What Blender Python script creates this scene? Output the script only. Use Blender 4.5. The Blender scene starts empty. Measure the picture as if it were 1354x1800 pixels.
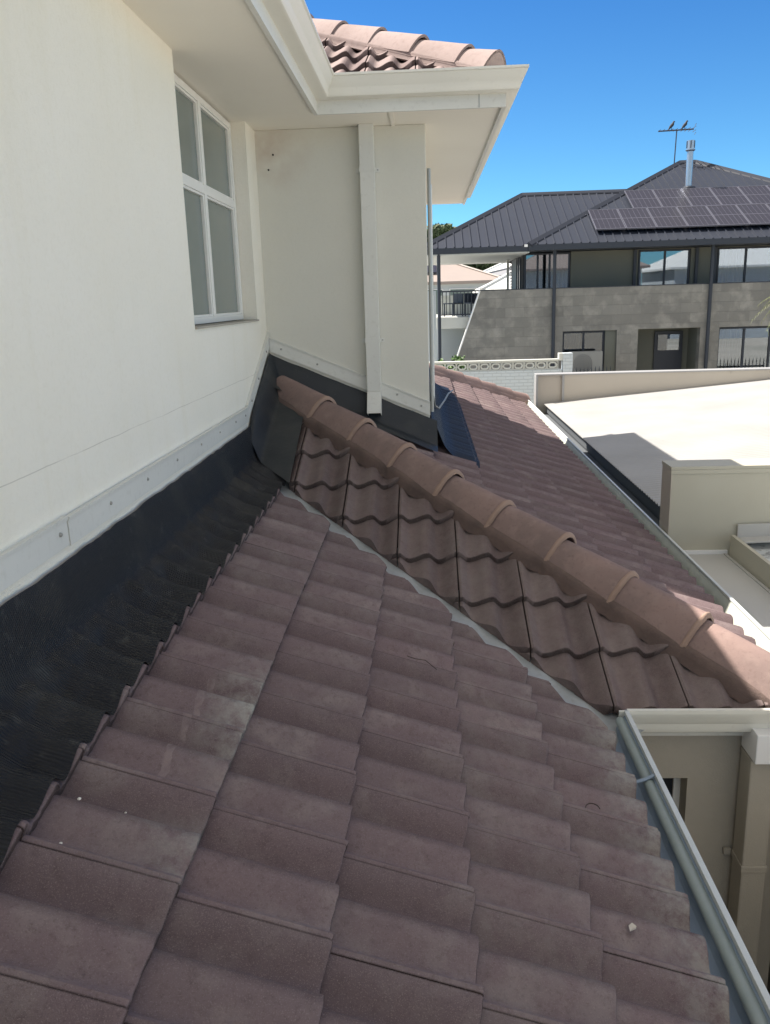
import bpy, bmesh, math, random
from mathutils import Vector, Matrix, noise
random.seed(7)
R=math.radians
sc=bpy.context.scene
# ------------------------------------------------------------------ camera, sky, sun, exposure
cam_d=bpy.data.cameras.new('camera'); cam=bpy.data.objects.new('camera',cam_d)
sc.collection.objects.link(cam)
cam_d.sensor_fit='HORIZONTAL'; cam_d.sensor_width=36; cam_d.lens=39.04
cam_d.clip_start=0.02; cam_d.clip_end=3000
_ri=Vector((0.99850516,0.04628327,-0.02907411)); _dn=Vector((-0.01675702,-0.24709525,-0.96884629)); _fw=Vector((-0.05202545,0.96788522,-0.24595031))
_m=Matrix((_ri,-_dn,-_fw)).transposed().to_4x4()
cam.matrix_world=_m
sc.camera=cam
SKYTINT=(.20,.60,1.0); FILL_CLOUD=5.6
SUN=Vector((-0.632,0.29,1.0)).normalized()          # towards the sun
EL=math.asin(SUN.z)
w=bpy.data.worlds.new('World'); sc.world=w; w.use_nodes=True
nt=w.node_tree; bg=nt.nodes['Background']
sky=nt.nodes.new('ShaderNodeTexSky'); sky.sky_type='NISHITA'; sky.sun_disc=False
sky.sun_elevation=EL; sky.sun_rotation=math.atan2(SUN.x,SUN.y)
sky.air_density=0.75; sky.dust_density=0.0; sky.ozone_density=4.0; sky.altitude=0

def _wn(t,**k):
    q=nt.nodes.new(t)
    for a,b in k.items(): setattr(q,a,b)
    return q
_tc=_wn('ShaderNodeTexCoord'); _sp=_wn('ShaderNodeSeparateXYZ'); nt.links.new(_tc.outputs['Generated'],_sp.inputs[0])
_ti=_wn('ShaderNodeMix',data_type='RGBA',blend_type='MULTIPLY'); _ti.inputs['Factor'].default_value=1      # deep clean blue air
nt.links.new(sky.outputs[0],_ti.inputs[6]); _hz=_wn('ShaderNodeMapRange',interpolation_type='SMOOTHSTEP'); nt.links.new(_sp.outputs['Z'],_hz.inputs[0]); _hz.inputs[1].default_value=.0; _hz.inputs[2].default_value=.50
_hc=_wn('ShaderNodeMix',data_type='RGBA'); nt.links.new(_hz.outputs[0],_hc.inputs['Factor']); _hc.inputs[6].default_value=(.52,.90,.97,1); _hc.inputs[7].default_value=(*SKYTINT,1)
nt.links.new(_hc.outputs[2],_ti.inputs[7])
# unseen bright cloud added overhead and behind the viewer as fill: clear blue ahead
_a=_wn('ShaderNodeMath',operation='MULTIPLY_ADD'); nt.links.new(_sp.outputs['Y'],_a.inputs[0]); _a.inputs[1].default_value=-.5; nt.links.new(_sp.outputs['Z'],_a.inputs[2])
_m1=_wn('ShaderNodeMapRange',interpolation_type='SMOOTHSTEP'); nt.links.new(_a.outputs[0],_m1.inputs[0]); _m1.inputs[1].default_value=.20; _m1.inputs[2].default_value=.55
_m2=_wn('ShaderNodeMapRange',interpolation_type='SMOOTHSTEP'); nt.links.new(_sp.outputs['Z'],_m2.inputs[0]); _m2.inputs[1].default_value=.14; _m2.inputs[2].default_value=.34
_no=_wn('ShaderNodeTexNoise'); _no.inputs['Scale'].default_value=2.2; _no.inputs['Detail'].default_value=6; nt.links.new(_tc.outputs['Generated'],_no.inputs['Vector'])
_m3=_wn('ShaderNodeMapRange',interpolation_type='SMOOTHSTEP'); nt.links.new(_no.outputs[0],_m3.inputs[0]); _m3.inputs[1].default_value=.30; _m3.inputs[2].default_value=.60; _m3.inputs[3].default_value=.35
_p1=_wn('ShaderNodeMath',operation='MULTIPLY'); nt.links.new(_m1.outputs[0],_p1.inputs[0]); nt.links.new(_m2.outputs[0],_p1.inputs[1])
_p2=_wn('ShaderNodeMath',operation='MULTIPLY'); nt.links.new(_p1.outputs[0],_p2.inputs[0]); nt.links.new(_m3.outputs[0],_p2.inputs[1])
_cm=_wn('ShaderNodeMix',data_type='RGBA'); nt.links.new(_p2.outputs[0],_cm.inputs['Factor']); nt.links.new(_ti.outputs[2],_cm.inputs[6]); _cm.inputs[7].default_value=(FILL_CLOUD*1.0,FILL_CLOUD*.95,FILL_CLOUD*.86,1)
nt.links.new(_cm.outputs[2],bg.inputs[0]); bg.inputs[1].default_value=0.075
sl=bpy.data.lights.new('sun','SUN'); sl.energy=4.9; sl.angle=R(0.53); sl.color=(1.0,0.93,0.84)
so=bpy.data.objects.new('sun',sl); sc.collection.objects.link(so)
so.rotation_euler=SUN.to_track_quat('Z','Y').to_euler()
sc.view_settings.view_transform='Standard'; sc.view_settings.look='None'
sc.view_settings.exposure=1.20; sc.view_settings.gamma=1; sc.view_settings.use_curve_mapping=False

# ------------------------------------------------------------------ helpers
C=sc.collection
def V(*a): return Vector(a)
class MB:
    def __init__(s): s.v=[]; s.f=[]; s.sm=False
    def add(s,vs,fs):
        o=len(s.v); s.v+= [tuple(p) for p in vs]; s.f+= [tuple(o+i for i in f) for f in fs]; return s
    def box(s,a,b):
        x0,y0,z0=a; x1,y1,z1=b
        return s.add([(x0,y0,z0),(x1,y0,z0),(x1,y1,z0),(x0,y1,z0),(x0,y0,z1),(x1,y0,z1),(x1,y1,z1),(x0,y1,z1)],
              [(0,3,2,1),(4,5,6,7),(0,1,5,4),(1,2,6,5),(2,3,7,6),(3,0,4,7)])
    def hexa(s,p):   # 8 points, bottom ring then top ring
        return s.add(p,[(0,3,2,1),(4,5,6,7),(0,1,5,4),(1,2,6,5),(2,3,7,6),(3,0,4,7)])
    def tube(s,pts,r,n=10,caps=True,rr=None):
        pts=[Vector(p) for p in pts]; vs=[]; fs=[]
        up=None
        for i,p in enumerate(pts):
            d=(pts[min(i+1,len(pts)-1)]-pts[max(i-1,0)]).normalized()
            if up is None: up=d.orthogonal().normalized()
            up=(up-d*up.dot(d)).normalized(); sd=d.cross(up)
            ra=rr[i] if rr else r
            for k in range(n):
                a=2*math.pi*k/n; vs.append(p+up*(math.cos(a)*ra)+sd*(math.sin(a)*ra))
        for i in range(len(pts)-1):
            for k in range(n):
                k2=(k+1)%n; fs.append((i*n+k,i*n+k2,(i+1)*n+k2,(i+1)*n+k))
        if caps: fs.append(tuple(reversed(range(n)))); fs.append(tuple(range((len(pts)-1)*n,len(pts)*n)))
        return s.add(vs,fs)
    def sweep(s,path,prof):          # closed profile (d outward to the right, z) along an XY path with mitres
        path=[Vector(p) for p in path]; n=len(prof); vs=[]; fs=[]
        for i,p in enumerate(path):
            ns=[]
            for a,b in ((i-1,i),(i,i+1)):
                if 0<=a and b<len(path):
                    d=(path[b]-path[a]); d.z=0; d.normalize(); ns.append(Vector((d.y,-d.x,0)))
            m=sum(ns,Vector())/len(ns); m=m/max(m.length_squared,1e-6) if len(ns)>1 else m
            for (d,z) in prof: vs.append(p+m*d+Vector((0,0,z)))
        for i in range(len(path)-1):
            for k in range(n):
                k2=(k+1)%n; fs.append((i*n+k,(i+1)*n+k,(i+1)*n+k2,i*n+k2))
        fs.append(tuple(range(n))); fs.append(tuple(reversed(range((len(path)-1)*n,len(path)*n))))
        return s.add(vs,fs)
    def build(s,name,mat,parent=None,smooth=None,bevel=0,attr=None):
        me=bpy.data.meshes.new(name)
        off=org.get(parent,Vector()) if parent is not None else Vector()
        me.from_pydata([tuple(Vector(p)-off) for p in s.v],[],s.f); me.update()
        bm=bmesh.new(); bm.from_mesh(me)
        bmesh.ops.recalc_face_normals(bm,faces=bm.faces)
        if bevel:
            ed=[e for e in bm.edges if len(e.link_faces)==2 and e.calc_face_angle(0)>0.6]
            bmesh.ops.bevel(bm,geom=ed,offset=bevel,segments=2,affect='EDGES',profile=.6)
        bm.to_mesh(me); bm.free()
        if smooth is not None:
            for p in me.polygons: p.use_smooth=True
            me.set_sharp_from_angle(angle=R(smooth))
        me.materials.append(mat)
        o=bpy.data.objects.new(name,me); C.objects.link(o)
        if parent is not None: o.parent=parent; org[o]=off
        return o
org={}
def thing(name,label,cat,loc,group=None):
    o=bpy.data.objects.new(name,None); C.objects.link(o); o.location=loc; o.empty_display_size=.2
    org[o]=Vector(loc); o['label']=label; o['category']=cat
    if group: o['group']=group
    return o
def tag(o,label,cat,group=None):
    o['label']=label; o['category']=cat
    if group: o['group']=group
    return o
def recenter(o,loc):
    loc=Vector(loc); o.data.transform(Matrix.Translation(-loc)); o.location=loc; return o

# ------------------------------------------------------------------ materials
def mat(name,col,rough=.6,metal=0,spec=.5,noise_=None,bump=None,var=None,extra=None,ior=None):
    m=bpy.data.materials.new(name); m.use_nodes=True; n=m.node_tree.nodes; l=m.node_tree.links
    b=n['Principled BSDF']; b.inputs['Base Color'].default_value=(*col,1); b.inputs['Roughness'].default_value=rough
    b.inputs['Metallic'].default_value=metal; b.inputs['Specular IOR Level'].default_value=spec
    if ior: b.inputs['IOR'].default_value=ior
    tc=n.new('ShaderNodeTexCoord'); src=tc.outputs['Object']
    cur=None
    def rgb(c):
        q=n.new('ShaderNodeRGB'); q.outputs[0].default_value=(*c,1); return q.outputs[0]
    def nz(scale,det=4,ro=.55,vec=None):
        q=n.new('ShaderNodeTexNoise'); q.inputs['Scale'].default_value=scale; q.inputs['Detail'].default_value=det; q.inputs['Roughness'].default_value=ro
        l.new(vec or src,q.inputs['Vector']); return q.outputs['Fac']
    def ramp(fac,a,b_):
        q=n.new('ShaderNodeMapRange'); q.inputs['From Min'].default_value=a; q.inputs['From Max'].default_value=b_; l.new(fac,q.inputs['Value']); return q.outputs[0]
    def mix(f,a,b_,mode='MIX'):
        q=n.new('ShaderNodeMix'); q.data_type='RGBA'; q.blend_type=mode
        if isinstance(f,(int,float)): q.inputs['Factor'].default_value=f
        else: l.new(f,q.inputs['Factor'])
        l.new(a,q.inputs[6]); l.new(b_,q.inputs[7]); return q.outputs[2]
    def mul(a,k):
        q=n.new('ShaderNodeMath'); q.operation='MULTIPLY'; l.new(a,q.inputs[0])
        if isinstance(k,(int,float)): q.inputs[1].default_value=k
        else: l.new(k,q.inputs[1])
        return q.outputs[0]
    cur=rgb(col)
    for (scale,a,b_,c2,k) in (noise_ or []):
        cur=mix(mul(ramp(nz(scale),a,b_),k),cur,rgb(c2))
    hs=[]
    for (scale,dist) in (bump or []):
        bp=n.new('ShaderNodeBump'); bp.inputs['Distance'].default_value=dist; bp.inputs['Strength'].default_value=1
        l.new(nz(scale,6,.65),bp.inputs['Height'])
        if hs: l.new(hs[-1],bp.inputs['Normal'])
        hs.append(bp.outputs[0])
    if extra: 
        r=extra(dict(n=n,l=l,src=src,cur=cur,rgb=rgb,nz=nz,ramp=ramp,mix=mix,mul=mul,b=b,hs=hs))
        if r is not None: cur=r
    if hs: l.new(hs[-1],b.inputs['Normal'])
    l.new(cur,b.inputs['Base Color'])
    return m
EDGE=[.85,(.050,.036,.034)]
def tile_extra(g):
    n,l=g['n'],g['l']
    at=n.new('ShaderNodeAttribute'); at.attribute_name='tv'
    c=g['mix'](g['ramp'](at.outputs['Fac'],0,1),g['mix'](.28,g['cur'],g['rgb']((.150,.122,.122))),g['cur'])
    st=n.new('ShaderNodeAttribute'); st.attribute_name='dirt'      # lichen that gathers along the old laps, tile by tile
    d=g['mul'](g['ramp'](g['nz'](13,6,.75),.40,.60),st.outputs['Fac'])
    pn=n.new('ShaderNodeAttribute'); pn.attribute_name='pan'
    c=g['mix'](g['mul'](pn.outputs['Fac'],.42),c,g['rgb']((.085,.060,.062)))  # second pan darker: its shade is put into the colour
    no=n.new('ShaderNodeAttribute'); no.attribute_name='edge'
    c=g['mix'](g['mul'](no.outputs['Fac'],EDGE[0]),c,g['rgb'](EDGE[1]))  # shade of the tile noses put into the colour, with dark side joints
    c=g['mix'](g['mul'](d,.9),c,g['rgb']((.37,.36,.32)))
    sx=n.new('ShaderNodeSeparateXYZ'); l.new(g['src'],sx.inputs[0])
    def mth(op,a,b_=0,c_=0):
        q=n.new('ShaderNodeMath'); q.operation=op
        for k_,v_ in enumerate((a,b_,c_)):
            if isinstance(v_,(int,float)): q.inputs[k_].default_value=v_
            else: l.new(v_,q.inputs[k_])
        return q.outputs[0]
    xw=mth('ADD',sx.outputs['X'],mth('MULTIPLY',g['nz'](30,3,.6),.02))
    mk=mth('MULTIPLY',mth('COMPARE',xw,-.055+.010,.009),mth('COMPARE',sx.outputs['Y'],-2.50,.27))
    mk=mth('MULTIPLY',mk,g['ramp'](g['nz'](40,4,.7),.36,.60))
    c=g['mix'](g['mul'](mk,.34),c,g['rgb']((.40,.32,.30)))
    sp=g['mul'](g['ramp'](g['nz'](420,2,.5),.56,.70),.35)
    c=g['mix'](sp,c,g['rgb']((.38,.31,.29)))
    return c
M={}
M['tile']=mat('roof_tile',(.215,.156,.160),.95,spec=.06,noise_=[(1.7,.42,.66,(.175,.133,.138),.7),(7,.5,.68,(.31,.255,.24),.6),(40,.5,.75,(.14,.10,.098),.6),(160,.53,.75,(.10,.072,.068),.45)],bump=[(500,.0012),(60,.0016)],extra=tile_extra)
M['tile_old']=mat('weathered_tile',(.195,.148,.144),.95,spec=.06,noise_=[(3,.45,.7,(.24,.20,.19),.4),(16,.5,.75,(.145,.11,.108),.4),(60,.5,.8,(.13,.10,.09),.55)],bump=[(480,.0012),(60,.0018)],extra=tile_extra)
M['tile_pale']=mat('sunlit_tile',(.33,.265,.255),.95,spec=.06,noise_=[(3,.42,.68,(.27,.21,.205),.6),(14,.5,.72,(.40,.33,.31),.5),(60,.5,.8,(.20,.15,.145),.5)],bump=[(300,.0014)],extra=tile_extra)  # paler copy of the roof tile, sunlight put into the colour
M['cap_pale']=mat('sunlit_cap',(.36,.29,.275),.95,spec=.06,noise_=[(3,.4,.65,(.29,.23,.215),.7),(30,.5,.8,(.24,.18,.17),.5)],bump=[(120,.0016)])  # paler copy of the cap clay, likewise with sunlight in its colour
M['cap']=mat('ridge_cap_clay',(.29,.205,.185),.9,spec=.08,noise_=[(2.5,.4,.65,(.20,.15,.14),.8),(14,.5,.75,(.36,.27,.24),.45),(60,.55,.8,(.15,.105,.095),.5)],bump=[(400,.0009),(30,.0015)])
M['pointing']=mat('flexible_pointing',(.33,.228,.178),.85,noise_=[(20,.4,.7,(.28,.19,.15),.6)],bump=[(180,.002)])
M['bedding']=mat('mortar_bedding',(.165,.118,.105),.95,spec=.06,noise_=[(8,.4,.7,(.11,.085,.078),.7),(40,.5,.75,(.18,.135,.115),.5)],bump=[(120,.003)])
def render_extra(g):
    n,l=g['n'],g['l']
    # faint cream-green weather streaks under the window and a hairline crack
    sx=n.new('ShaderNodeSeparateXYZ'); l.new(g['src'],sx.inputs[0])
    mp=n.new('ShaderNodeMapping'); mp.inputs['Scale'].default_value=(3,3,.35); l.new(g['src'],mp.inputs[0])
    s=g['mul'](g['ramp'](g['nz'](2.2,4,.6,mp.outputs[0]),.52,.78),.16)
    c=g['mix'](s,g['cur'],g['rgb']((.70,.64,.44)))
    ad=n.new('ShaderNodeMath'); ad.operation='MULTIPLY_ADD'; l.new(g['nz'](5,3,.5),ad.inputs[0]); ad.inputs[1].default_value=.012; l.new(sx.outputs['Z'],ad.inputs[2])
    cm=n.new('ShaderNodeMath'); cm.operation='COMPARE'; l.new(ad.outputs[0],cm.inputs[0]); cm.inputs[1].default_value=CRZ; cm.inputs[2].default_value=.0016
    br=g['mul'](cm.outputs[0],g['mul'](g['ramp'](g['nz'](3,2,.5),.35,.55),.38))
    return g['mix'](br,c,g['rgb']((.35,.32,.26)))
CRZ=4.25-.43+.006
M['render']=mat('cream_render',(.88,.85,.76),.85,spec=.2,noise_=[(1.3,.4,.7,(.84,.80,.68),.5),(60,.5,.8,(.78,.74,.63),.35)],bump=[(170,.0022),(14,.003)],extra=render_extra)
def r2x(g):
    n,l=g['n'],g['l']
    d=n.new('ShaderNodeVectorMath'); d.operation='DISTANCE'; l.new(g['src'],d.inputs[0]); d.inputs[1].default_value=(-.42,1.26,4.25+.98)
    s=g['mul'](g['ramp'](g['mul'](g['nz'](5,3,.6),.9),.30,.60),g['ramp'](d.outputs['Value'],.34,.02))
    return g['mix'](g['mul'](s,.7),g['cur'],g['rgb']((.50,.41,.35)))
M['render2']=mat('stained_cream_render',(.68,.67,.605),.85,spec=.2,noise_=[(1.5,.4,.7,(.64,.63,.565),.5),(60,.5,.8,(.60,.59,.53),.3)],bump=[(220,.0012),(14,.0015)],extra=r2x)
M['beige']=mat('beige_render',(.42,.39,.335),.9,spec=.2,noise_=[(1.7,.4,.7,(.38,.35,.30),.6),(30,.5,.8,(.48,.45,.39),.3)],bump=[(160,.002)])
M['trim']=mat('painted_trim',(.70,.70,.655),.45,noise_=[(2,.4,.7,(.64,.64,.60),.6),(35,.55,.75,(.50,.49,.44),.35)],bump=[(30,.0006)])
M['steel_trim']=mat('cream_gutter_steel',(.77,.755,.68),.35,noise_=[(3,.4,.7,(.72,.71,.64),.6),(55,.6,.8,(.60,.57,.48),.35)],bump=[(8,.0008)])
M['grey_gutter']=mat('gutter_inside',(.26,.33,.42),.55,noise_=[(4,.4,.65,(.20,.26,.34),.7),(30,.6,.8,(.34,.36,.36),.4)],bump=[(40,.001)])
M['gutter_roll']=mat('gutter_roll_paint',(.30,.35,.35),.45,noise_=[(5,.4,.65,(.24,.29,.29),.7),(60,.55,.8,(.36,.38,.35),.5)],bump=[(25,.0015)])
M['gutter_in']=mat('far_gutter_paint',(.50,.52,.46),.5,noise_=[(5,.4,.65,(.40,.42,.37),.7)])
M['gutter_lip']=mat('gutter_lip_paint',(.60,.63,.62),.4,noise_=[(20,.5,.75,(.48,.50,.48),.4)])
M['soffit']=mat('soffit_sheet',(.86,.825,.735),.7,noise_=[(1.2,.4,.7,(.82,.78,.69),.6),(30,.6,.8,(.72,.68,.6),.2)],bump=[(60,.0004)])
M['frame']=mat('window_frame_white',(.80,.80,.77),.35)
def lead_x(g):
    n,l=g['n'],g['l']
    mp=n.new('ShaderNodeMapping'); l.new(g['src'],mp.inputs[0])
    wv=n.new('ShaderNodeTexWave'); wv.wave_type='BANDS'; wv.bands_direction='Y'; wv.inputs['Scale'].default_value=38; wv.inputs['Distortion'].default_value=.25; wv.inputs['Detail'].default_value=1
    l.new(mp.outputs[0],wv.inputs[0])
    bp=n.new('ShaderNodeBump'); bp.inputs['Distance'].default_value=.0030; l.new(wv.outputs['Fac'],bp.inputs['Height']); l.new(g['hs'][-1],bp.inputs['Normal']); g['hs'].append(bp.outputs[0])
M['lead']=mat('black_lead_flashing',(.019,.020,.024),.42,spec=.22,noise_=[(4,.5,.7,(.05,.048,.044),.7),(22,.6,.75,(.12,.12,.11),.4)],bump=[(14,.006),(45,.0012)],extra=lead_x)
M['lead_smooth']=mat('black_lead_sheet',(.022,.026,.031),.5,spec=.4,noise_=[(4,.5,.7,(.05,.052,.05),.6),(40,.66,.8,(.2,.2,.19),.3)],bump=[(7,.006),(50,.0012)])
M['lead_blue']=mat('dark_blue_lead_flashing',(.010,.020,.042),.5,spec=.4,noise_=[(5,.5,.7,(.025,.035,.05),.5)],bump=[(14,.003)],extra=lead_x)
M['valley']=mat('galvanised_valley',(.36,.385,.40),.5,metal=.2,noise_=[(6,.4,.7,(.33,.35,.36),.6),(40,.5,.8,(.25,.24,.22),.5)])
M['dark']=mat('dark_void',(.02,.02,.02),.9)
M['glass_near']=mat('frosted_window_glass',(.15,.19,.18),.12,spec=.6,noise_=[(1.2,.35,.7,(.19,.22,.20),.7)],ior=1.5)
M['deck']=mat('white_roof_sheet',(.37,.365,.355),.4,noise_=[(1.5,.4,.7,(.30,.295,.28),.6),(30,.66,.74,(.3,.28,.24),.5)])
M['deckflat']=mat('white_membrane',(.50,.49,.46),.55,noise_=[(1.5,.4,.7,(.44,.43,.41),.6)],bump=[(12,.001)])
M['parapet']=mat('cream_capping',(.50,.45,.375),.5,noise_=[(1.5,.4,.7,(.45,.40,.335),.5)],bump=[(3,.003)])
M['block']=mat('cream_cladding',(.50,.475,.385),.6,noise_=[(2,.4,.7,(.46,.43,.34),.6)],bump=[(90,.0006)])
M['boxgutter']=mat('box_gutter_grey',(.11,.12,.13),.6)
M['coping']=mat('weathered_metal_sheet',(.5,.52,.52),.5,noise_=[(6,.45,.6,(.62,.64,.63),.7),(30,.55,.62,(.12,.12,.12),.7)])
def brick_x(sc_,c2,w_=.4,h=.2,m=.004):
    def f(g):
        n,l=g['n'],g['l']
        sp=n.new('ShaderNodeSeparateXYZ'); l.new(g['src'],sp.inputs[0]); cb=n.new('ShaderNodeCombineXYZ')
        ad=n.new('ShaderNodeMath'); l.new(sp.outputs[0],ad.inputs[0]); l.new(sp.outputs[1],ad.inputs[1])
        l.new(ad.outputs[0],cb.inputs[0]); l.new(sp.outputs[2],cb.inputs[1])
        bk=n.new('ShaderNodeTexBrick'); l.new(cb.outputs[0],bk.inputs[0]); bk.inputs['Scale'].default_value=1
        bk.inputs['Brick Width'].default_value=w_; bk.inputs['Row Height'].default_value=h; bk.inputs['Mortar Size'].default_value=m
        bk.inputs['Color1'].default_value=(1,1,1,1); bk.inputs['Color2'].default_value=(sc_,sc_,sc_,1); bk.inputs['Mortar'].default_value=(*c2,1)
        bp=n.new('ShaderNodeBump'); bp.inputs['Distance'].default_value=.004; bp.invert=True; l.new(bk.outputs['Fac'],bp.inputs['Height']); g['hs'].append(bp.outputs[0])
        return g['mix'](1.0,g['cur'],bk.outputs[0],'MULTIPLY')
    return f
M['stone']=mat('grey_stone_tile_cladding',(.225,.22,.205),.7,noise_=[(1.1,.4,.65,(.175,.172,.165),.7),(2.6,.48,.66,(.32,.31,.285),.75),(22,.5,.8,(.15,.15,.15),.3)],extra=brick_x(.80,(.85,.85,.85),.6,.3,.006))
M['brickwhite']=mat('painted_brick',(.50,.545,.57),.7,noise_=[(1,.4,.7,(.53,.59,.64),.6)],extra=brick_x(.97,(.82,.82,.82),.23,.086,.008))
M['blockwhite']=mat('painted_block',(.52,.53,.50),.7)
M['metalroof']=mat('charcoal_roof_sheet',(.021,.026,.040),.5,spec=.35,noise_=[(.8,.4,.7,(.017,.021,.033),.6)])
M['navy']=mat('dark_navy_steel',(.022,.028,.042),.5)
M['wallgrey']=mat('dark_grey_render',(.13,.135,.115),.8,noise_=[(1,.4,.7,(.11,.12,.11),.6)])
M['palewall']=mat('pale_render',(.5,.54,.56),.8)
M['white']=mat('white_paint',(.8,.8,.8),.5)
M['panel']=mat('solar_cell',(.026,.024,.032),.35,spec=.25)
M['panelframe']=mat('panel_frame',(.20,.20,.24),.35,metal=.6)
M['flue']=mat('galvanised_flue',(.42,.46,.52),.35,metal=.85)
M['ant']=mat('antenna_metal',(.09,.10,.13),.4,metal=.6)
M['bird']=mat('dark_plumage',(.035,.04,.055),.8)
M['roomdark']=mat('dark_room',(.02,.022,.03),.9)
M['curtain']=mat('sheer_curtain',(.42,.41,.38),.9)
def glassmat():
    m=bpy.data.materials.new('tinted_window_glass'); m.use_nodes=True; n=m.node_tree.nodes; l=m.node_tree.links
    n.clear(); o=n.new('ShaderNodeOutputMaterial'); mx=n.new('ShaderNodeMixShader'); t=n.new('ShaderNodeBsdfTransparent'); t.inputs[0].default_value=(.55,.6,.65,1)
    g=n.new('ShaderNodeBsdfGlossy'); g.inputs['Roughness'].default_value=.01; g.inputs[0].default_value=(.8,.87,.95,1)
    f=n.new('ShaderNodeFresnel'); f.inputs[0].default_value=2.6
    l.new(f.outputs[0],mx.inputs[0]); l.new(t.outputs[0],mx.inputs[1]); l.new(g.outputs[0],mx.inputs[2]); l.new(mx.outputs[0],o.inputs[0]); return m
M['glass']=glassmat()
M['acgrey']=mat('reflected_casing_grey',(.22,.225,.22),.6)  # dimness of the reflected casing put into its colour
M['beigeroof']=mat('beige_roof_sheet',(.30,.25,.225),.6,noise_=[(.5,.4,.7,(.27,.225,.205),.5)])
M['whiteroof']=mat('white_far_roof',(.75,.76,.74),.5)
M['greyroof']=mat('mid_grey_roof',(.25,.25,.26),.6)
M['leaf']=mat('tree_leaves',(.055,.085,.03),.7,noise_=[(.6,.4,.65,(.03,.05,.02),.8),(3,.5,.7,(.10,.13,.05),.5)])
M['leaf2']=mat('shrub_leaves',(.07,.14,.035),.6,noise_=[(5,.45,.65,(.14,.22,.07),.7)])
M['palm']=mat('palm_frond',(.15,.18,.07),.6,noise_=[(5,.45,.65,(.3,.28,.14),.6)])
M['bark']=mat('bark',(.14,.11,.085),.9,noise_=[(8,.4,.7,(.08,.06,.05),.7)],bump=[(20,.02)])
M['ground']=mat('paved_ground',(.42,.39,.34),.9,noise_=[(.15,.4,.65,(.22,.22,.18),.7),(3,.45,.7,(.36,.34,.30),.4)],bump=[(30,.003)])
M['dryleaf']=mat('dry_leaf',(.55,.50,.43),.8)
M['twig']=mat('twig_bark',(.05,.035,.03),.9)
M['fleck']=mat('mortar_fleck',(.72,.68,.62),.9)
M['rivet']=mat('galvanised_fixing',(.36,.36,.34),.4,metal=.5)

# ------------------------------------------------------------------ the setting
GZ=-4.25
g=MB(); n=24
for i in range(n+1):
    for j in range(n+1): g.v.append(((i/n-.5)*2400,(j/n-.5)*2400+400,GZ))
for i in range(n):
    for j in range(n): a=i*(n+1)+j; g.f.append((a,a+n+1,a+n+2,a+1))
o=g.build('ground',M['ground']); o['kind']='structure'

# ------------------------------------------------------------------ our house: roof frames
t=.4236; p=math.atan(t); cp,sp=math.cos(p),math.sin(p)
G=.3276; W=1.0783; YW=5.7626; XA=.7029; XC=1.5539; YB=3.1304; ZE=-1.6224; WR=.0201; ZS=1.079; OV=.4448
AMP=.047; TH=.036
HO=thing('two_storey_house','cream rendered two storey house with brown concrete tiled roofs, standing closest to the viewer','house',(-.6,4.5,GZ))
H=HO
def fr(O,k,tt=None):
    cp,sp=(math.cos(math.atan(tt)),math.sin(math.atan(tt))) if tt else (math.cos(math.atan(t)),math.sin(math.atan(t)))
    if k=='x': u=V(-cp,0,sp); nn=V(sp,0,cp)      # slopes down towards +x
    if k=='-y': u=V(0,cp,sp); nn=V(0,-sp,cp)
    if k=='+y': u=V(0,-cp,sp); nn=V(0,sp,cp)
    return dict(O=Vector(O),u=u,n=nn,r=u.cross(nn))
def prof(s):
    f=(2*s-.06)%1.0; w2=1 if (2*s-.06)>=1 or s<.03 else 0    # skewed double wave, a crest at each side lap and one between
    h=.5+.5*math.cos(math.pi*f/.33) if f<.33 else .5-.5*math.cos(math.pi*(f-.33)/.67)
    lo=.0 if w2 else .20                             # the second pan is the deeper one
    top0=.90 if .3<s<.75 else 1.0
    h=lo+(top0-lo)*h
    if s<.04: h-= .10*(1-s/.04)
    return (h-1.0)*AMP
def smooth0(a): a=max(0,min(1,a)); return a*a*(3-2*a)
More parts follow.
